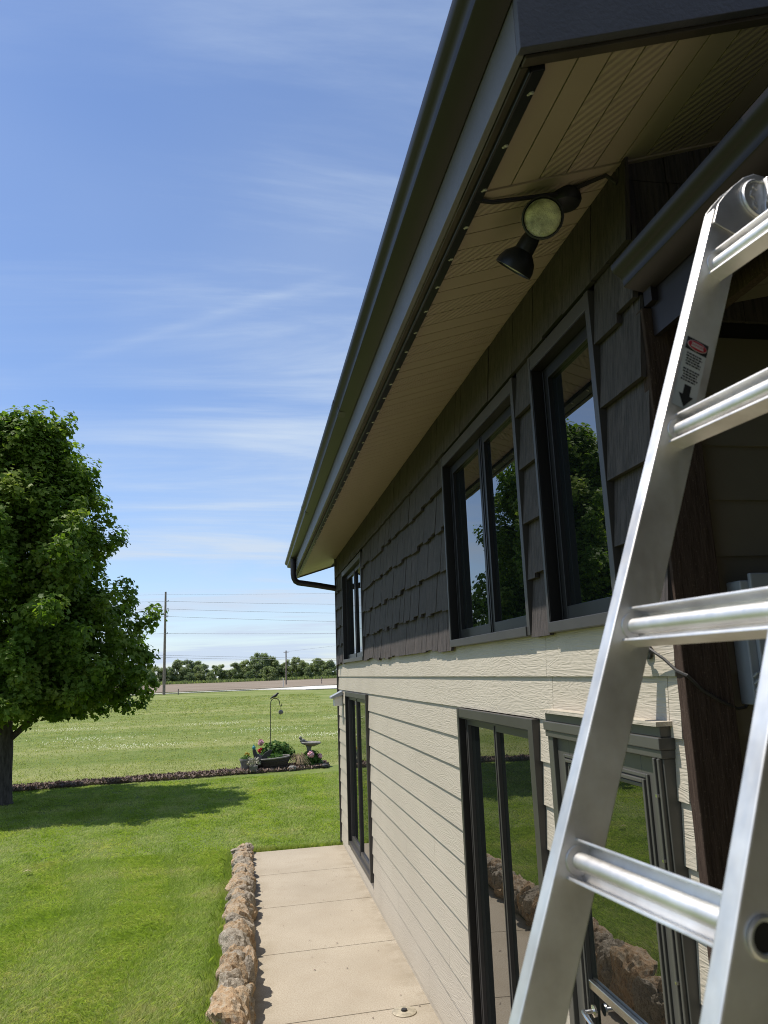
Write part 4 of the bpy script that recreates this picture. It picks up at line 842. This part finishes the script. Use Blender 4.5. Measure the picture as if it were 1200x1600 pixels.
m = MB(); m.tube([(-.465, YB + .35, 1.41), (-.462, YB + .35, 1.505)], .004, 5); m.build('hanger', MT['iron'], hb)

# ================================================================== UTILITY POLES, WIRES, STAKES
pg = 'utility poles along the road'
p1 = thing('utility_pole', (-14.85, 127.7, 0), 'tall wooden utility pole at the far edge of the field', 'utility pole', pg)
m = MB(); m.tube([(-14.85, 127.7, -.2), (-14.9, 127.7, 8), (-14.95, 127.7, 16.3)], [.24, .20, .15], 10); m.build('pole_shaft', MT['pole'], p1, smooth=True)
for z in (14.72, 13.46, 12.27, 9.54):
    m = MB(); m.tube([(-14.9, 127.6, z), (-14.5, 127.5, z + .02)], [.05, .05], 6); m.lathe([(.001, 0), (.10, 0), (.06, .06), (.10, .12), (.05, .2), (.001, .2)], (-14.5, 127.5, z - .02), n=8); m.build('insulator', MT['greybox'], p1)
p2 = thing('utility_pole', (7.3, 192.4, 0), 'short distant utility pole in front of the tree line', 'utility pole', pg)
m = MB(); m.tube([(7.3, 192.4, -.2), (7.35, 192.4, 8.3)], [.19, .15], 8); m.build('pole_shaft', MT['pole'], p2, smooth=True)
m = MB(); m.tube([(6.7, 192.3, 7.9), (8.0, 192.3, 7.9)], .07, 6); m.build('crossarm', MT['pole'], p2)
wires = [(14.73, 12.9, 13.5), (13.47, 12.87, 12.0), (12.28, 12.83, 10.6), (9.55, 12.8, 8.62), (6.1, 12.7, 4.5), (5.75, 12.7, 4.15), (15.85, 12.9, 15.35)]
for i, (z, xe, ze) in enumerate(wires):
    sl = (ze - z) / 27.4; pts = []
    for j in range(-8, 17): 
        x = j * 5.2; pts.append((-14.5 + x, 127.5 + .02 * x, z + (sl * x if x >= 0 else .01 * x) + (.00035 * x * x if x > 0 else .0004 * x * x)))
    m = MB(); m.tube(pts, .022 if i < 6 else .012, 4)
    tag(m.build('power_line', MT['wire'], None, origin=(-14.5, 127.5, z)), ['topmost thick power line above the field', 'second power line from the top on the tall pole', 'third power line from the top on the tall pole', 'middle power line below the bracket on the tall pole', 'upper of the two lowest power lines near the trees', 'lowest power line just above the trees', 'thin static wire at the tip of the tall pole'][i], 'power line', 'power lines on the tall pole')
m = MB(); m.tube([(7.35, 192.2, 8.0), (40, 170, 10.4)], .02, 4); tag(m.build('power_line', MT['wire'], None, origin=(7.35, 192.2, 8)), 'service line rising from the short distant pole', 'power line', 'power lines on the tall pole')
for (x, y, h, mt, lb_) in ((-12.3, 124, .75, 'pole', 'short dark stake at the field edge right of the tall pole'), (5.2, 158, 1.7, 'white', 'short pale marker post left of the distant pole'), (15.4, 185, 1.5, 'pole', 'thin stake in the ploughed field near the house corner')):
    m = MB(); m.tube([(x, y, -.1), (x, y, h)], [.11, .09], 6); m.lathe([(.001, h), (.10, h), (.05, h + .08), (.001, h + .1)], (x, y, 0), n=6); tag(m.build('marker_post', MT[mt], None, origin=(x, y, 0)), lb_, 'post')
# ================================================================== TREE LINE
tv = []
for i in range(7):
    pts, nr = [], []; R = random.Random(40 + i); hz = 1.0
    for _ in range(46):
        z = R.uniform(.06, 1); w_ = (.50, .42, .38, .46, .36, .52, .42)[i] * math.sin(math.pi * min(1, z * .85 + .12)) ** .6; a = R.uniform(0, 6.28); rr = w_ * R.uniform(.4, 1)
        k = 85; d = rng.normal(size=(k, 3)); d /= np.linalg.norm(d, axis=1, keepdims=True); pts.append(d * (.11 * rng.random(k) ** .4)[:, None] + [rr * math.cos(a), rr * math.sin(a), z]); nr.append(d + [0, 0, .5] + rng.normal(0, .3, (k, 3)))
    P = np.concatenate(pts); v = leaf_cards(P, np.concatenate(nr), np.full(len(P), .055), [(0, -.5, 0), (.35, 0, -.05), (0, .5, -.1), (-.35, 0, -.05)])
    c = cards('crown', v.reshape(-1, 3), np.arange(4 * len(P)).reshape(-1, 4), MT['farleaf'])
    m = MB(); m.tube([(0, 0, -.02), (.01, 0, .3), (0, 0, .7)], [.025, .02, .008], 6); t = m.build('trunk', MT['bark'])
    tv.append((c, t))
hts = lambda x: float(np.interp(x, [-60, -44, -36, -29, -20, -10, -3, 4, 9, 14, 20, 26, 33, 39, 60], [9.5, 9.2, 10, 10.2, 8.0, 8.4, 9, 13.3, 11.0, 9, 9.6, 10.8, 9, 8.8, 9]))
x = -66; i = 0
while x < 62:
    back = i % 3 == 2; y = 382 + random.uniform(-4, 4) + (16 if back else 0); h = hts(x) * random.uniform(.62, 1.1) * (1.04 if back else 1)
    if i % 5 == 4: h *= .55; y -= 10
    T = root('tree', (x, y, -.05), None, 'tree', 'tree line beyond the ploughed field'); T['_o'] = (0, 0, 0)
    T['label'] = ('low round bush in front of the distant tree line' if i % 5 == 4 else 'leafy tree in the back of the distant tree line' if back else 'bushy green tree in the distant tree line')
    k = random.randrange(7); sc = (h * random.uniform(.95, 1.3), h * random.uniform(.95, 1.3), h)
    for q in tv[k]:
        o = q.copy(); COL.objects.link(o); o.parent = T; o.scale = sc; o.rotation_euler = (0, 0, random.uniform(0, 6.28))
    x += random.uniform(1.3, 2.4); i += 1
for c, t in tv: bpy.data.objects.remove(c); bpy.data.objects.remove(t)
n = 9000; x1 = rng.uniform(-150, 150, n); y1 = rng.uniform(366, 374, n)
blades('field_verge', np.stack([x1, y1, .0 * x1], 1), .9 + .8 * rng.random(n), .5, 2, .4, MT['farleaf'], .4, 'strip of tall grass along the foot of the tree line')
for o in bpy.data.objects:
    if '_o' in o: del o['_o']
